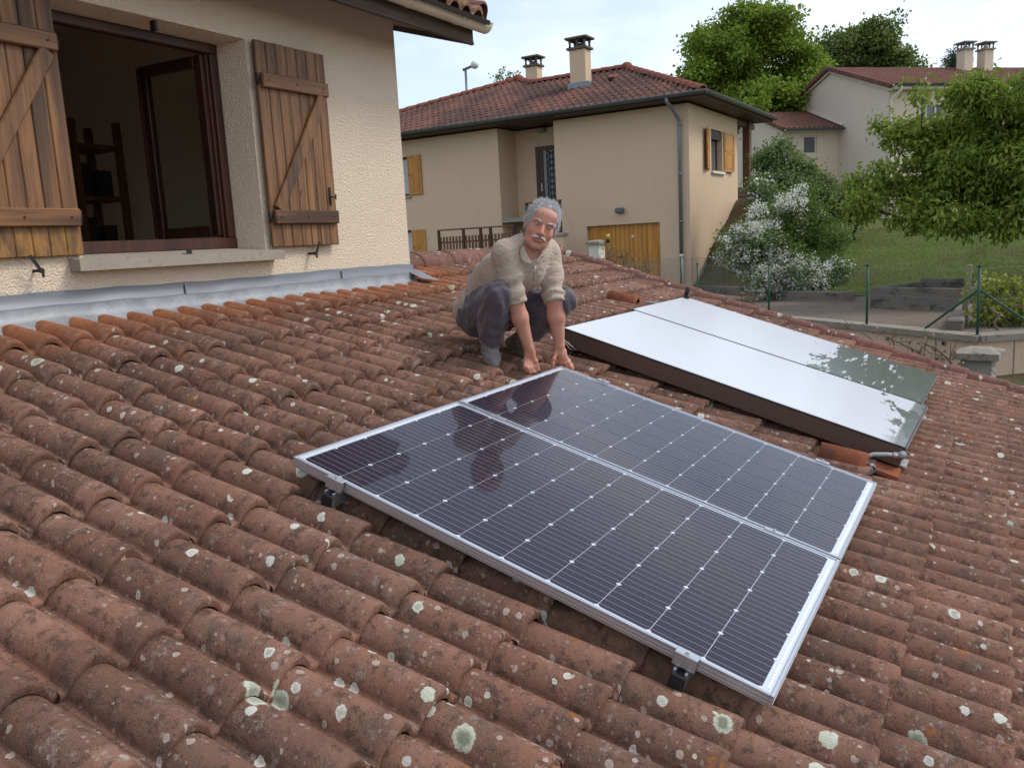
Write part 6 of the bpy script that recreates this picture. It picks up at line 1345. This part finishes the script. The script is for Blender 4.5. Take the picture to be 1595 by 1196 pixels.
# collar flaps and zip
def flap(pts, th=.007, mat_=M_swe, nm='collar'):
    m = MB(); rows = [[Vector(a) for a in r_] for r_ in pts]; m.grid(rows, True); o = m.build(nm, mat_, man); md = o.modifiers.new('thick', 'SOLIDIFY'); md.thickness = th; md.offset = 0; sb = o.modifiers.new('smooth', 'SUBSURF'); sb.levels = 2; sb.render_levels = 2
up_, out_ = cy, -AXIS
def zc(zx, zy, dep): return Z4(zx, zy, dep)
flap([[zc(592, 250, 4.44), zc(583, 320, 4.38), zc(580, 395, 4.345), zc(592, 448, 4.325)], [zc(575, 270, 4.42), zc(568, 345, 4.355), zc(568, 410, 4.325), zc(590, 455, 4.312)], [zc(600, 300, 4.385), zc(606, 370, 4.345), zc(630, 425, 4.315), zc(668, 482, 4.300)], ])
flap([[zc(760, 330, 4.44), zc(752, 375, 4.41), zc(738, 400, 4.38), zc(715, 425, 4.355)], [zc(748, 350, 4.42), zc(740, 385, 4.39), zc(720, 405, 4.365), zc(690, 425, 4.34)], [zc(722, 370, 4.40), zc(712, 392, 4.38), zc(695, 420, 4.35), zc(672, 480, 4.305)]])
m = MB(); m.tube([zc(672, 480, 4.305), zc(664, 520, 4.315), zc(655, 570, 4.335)], .0035, 6); m.build('zip', M_steel, man)
# hair: cap with curls
def hair(P):
    q_ = hd(P); n_ = .0022 * np.sin(q_ @ np.array([170., 90., 60.]) + 2.5 * np.sin(q_ @ np.array([50., 120., 80.]))) + .0015 * np.sin(q_ @ np.array([-90., 210., 150.]))
    d = ell(q_, (0, -.020, .034), (.0815, .1025, .0975)) - n_; face = ell(q_, (0, .105, -.034), (.080, .090, .113)); d = smax(d, -face, .012); d = smax(d, -ell(np.stack([np.abs(q_[:, 0]), q_[:, 1], q_[:, 2]], 1), (.09, .0, -.03), (.03, .03, .04)), .01)
    d = smax(d, -(q_[:, 2] + .075 + .5 * q_[:, 1]), .015); return d * HS
hlo, hhi = HC_ - .19, HC_ + .19; ho = link('hair', nets(hair, hlo, hhi, .0034, 'hair', M_hair), man)
rng = np.random.default_rng(3); m = MB(); k = 0; tries = 0
while k < 6500 and tries < 90000:
    tries += 1; d_ = nrm(rng.normal(size=3)); p_ = np.array([0, -.020, .034]) + d_ * np.array([.0795, .1, .095])
    if (p_[1] > .045 and p_[2] < .080 - .30 * abs(p_[0])) or p_[2] < -.045 or abs(hair((hw(p_))[None])[0]) > .014: continue
    fl_ = np.array([d_[0] * .6, .35 if p_[2] > .06 else -.1, -.55 if p_[2] < .09 else .15]); tn = nrm(fl_ - d_ * (fl_ @ d_) + rng.normal(size=3) * .26); L = rng.uniform(.016, .030); a0_ = rng.uniform(0, 6); sd__ = nrm(np.cross(d_, tn))
    pts = [hw(p_ + tn * L * f + d_ * (.002 + rng.uniform(.001, .0055) * math.sin(2.6 * f)) + sd__ * .0045 * math.sin(5.5 * f + a0_)) for f in (0, .3, .65, 1)]
    m.tube(pts, [.0009, .0010, .0008, .0004], 3, False); k += 1
m.build('curls', M_hair, ho)
t = NT('white_moustache', .7, .25); n1 = t.noise(t.pos(), 200, 3); t.col(t.mix(n1, (.42, .39, .36), (.72, .70, .66))); M_mou = t.m
m = MB()
for k in range(230):
    s_ = rng.choice([-1, 1]); f = rng.uniform(0, 1); a_ = np.array([s_ * (.003 + .027 * f), .1085 - .016 * f ** 1.5, -.047 - .006 * f + rng.uniform(-.003, .004)]); b_ = a_ + np.array([s_ * rng.uniform(.006, .014), -.001 - .004 * f, -.008 - .004 * f]); mid = (a_ + b_) / 2 + np.array([0, .0045, .001])
    m.tube([hw(a_), hw(mid), hw(b_)], [.0010, .0013, .0005], 3, False)
m.build('moustache', M_mou, man)
m = MB()
for s_ in (-1, 1):
    for k in range(34):
        f = rng.uniform(0, 1); a_ = np.array([s_ * (.014 + .034 * f), .094 - .018 * f * f, .0235 + .007 * math.sin(math.pi * f) + rng.uniform(-.002, .002)]); m.tube([hw(a_), hw(a_ + np.array([s_ * .008, .002, .001])), hw(a_ + np.array([s_ * .014, -.001, -.002]))], [.0012, .0015, .0005], 4, False)
m.build('eyebrows', M_mou, man)
t = NT('eye', .1, .5); q_ = t.obj(); ex, ey, ez = t.sep(q_); rr_ = t.math('SQRT', t.math('ADD', t.math('MULTIPLY', ex, ex), t.math('MULTIPLY', ez, ez))); t.col(t.mix(t.step(rr_, .0056, .0048), (.70, .66, .62), t.mix(t.step(rr_, .0028, .0022), (.12, .10, .08), (.005, .005, .005)))); M_eye = t.m
for s_ in (-1, 1):
    m = MB(); m.grid([[(.0118 * math.sin(f) * math.cos(g), .0118 * math.cos(f), .0118 * math.sin(f) * math.sin(g)) for g in np.linspace(0, 2 * math.pi, 17)] for f in np.linspace(.01, math.pi * .6, 9)], True)
    Mx = Matrix([[HX[i], HY[i], HZ[i], hw((s_ * .031, .0735, .004))[i]] for i in range(3)] + [[0, 0, 0, 1]]); o = m.build('eye', M_eye, man); o.matrix_basis = Mx
    m = MB()
    for up, sp in ((1, .012), (-1, .0085)):
        rows = []
        for f in (0, 1):
            rows.append([hw((s_ * .031 + .0150 * math.cos(g), .0735 + (.0135 - .001 * f) * math.sin(g) * (1 if f == 0 else .92) + .001, .004 + up * (.0034 + sp * .58 * f) * math.sin(g) ** .7 + (.0012 if up > 0 else 0))) for g in np.linspace(.08, math.pi - .08, 9)])
        m.grid(rows, True)
    o = m.build('eyelids', M_skin, man); md = o.modifiers.new('thick', 'SOLIDIFY'); md.thickness = .0018; md.offset = 0
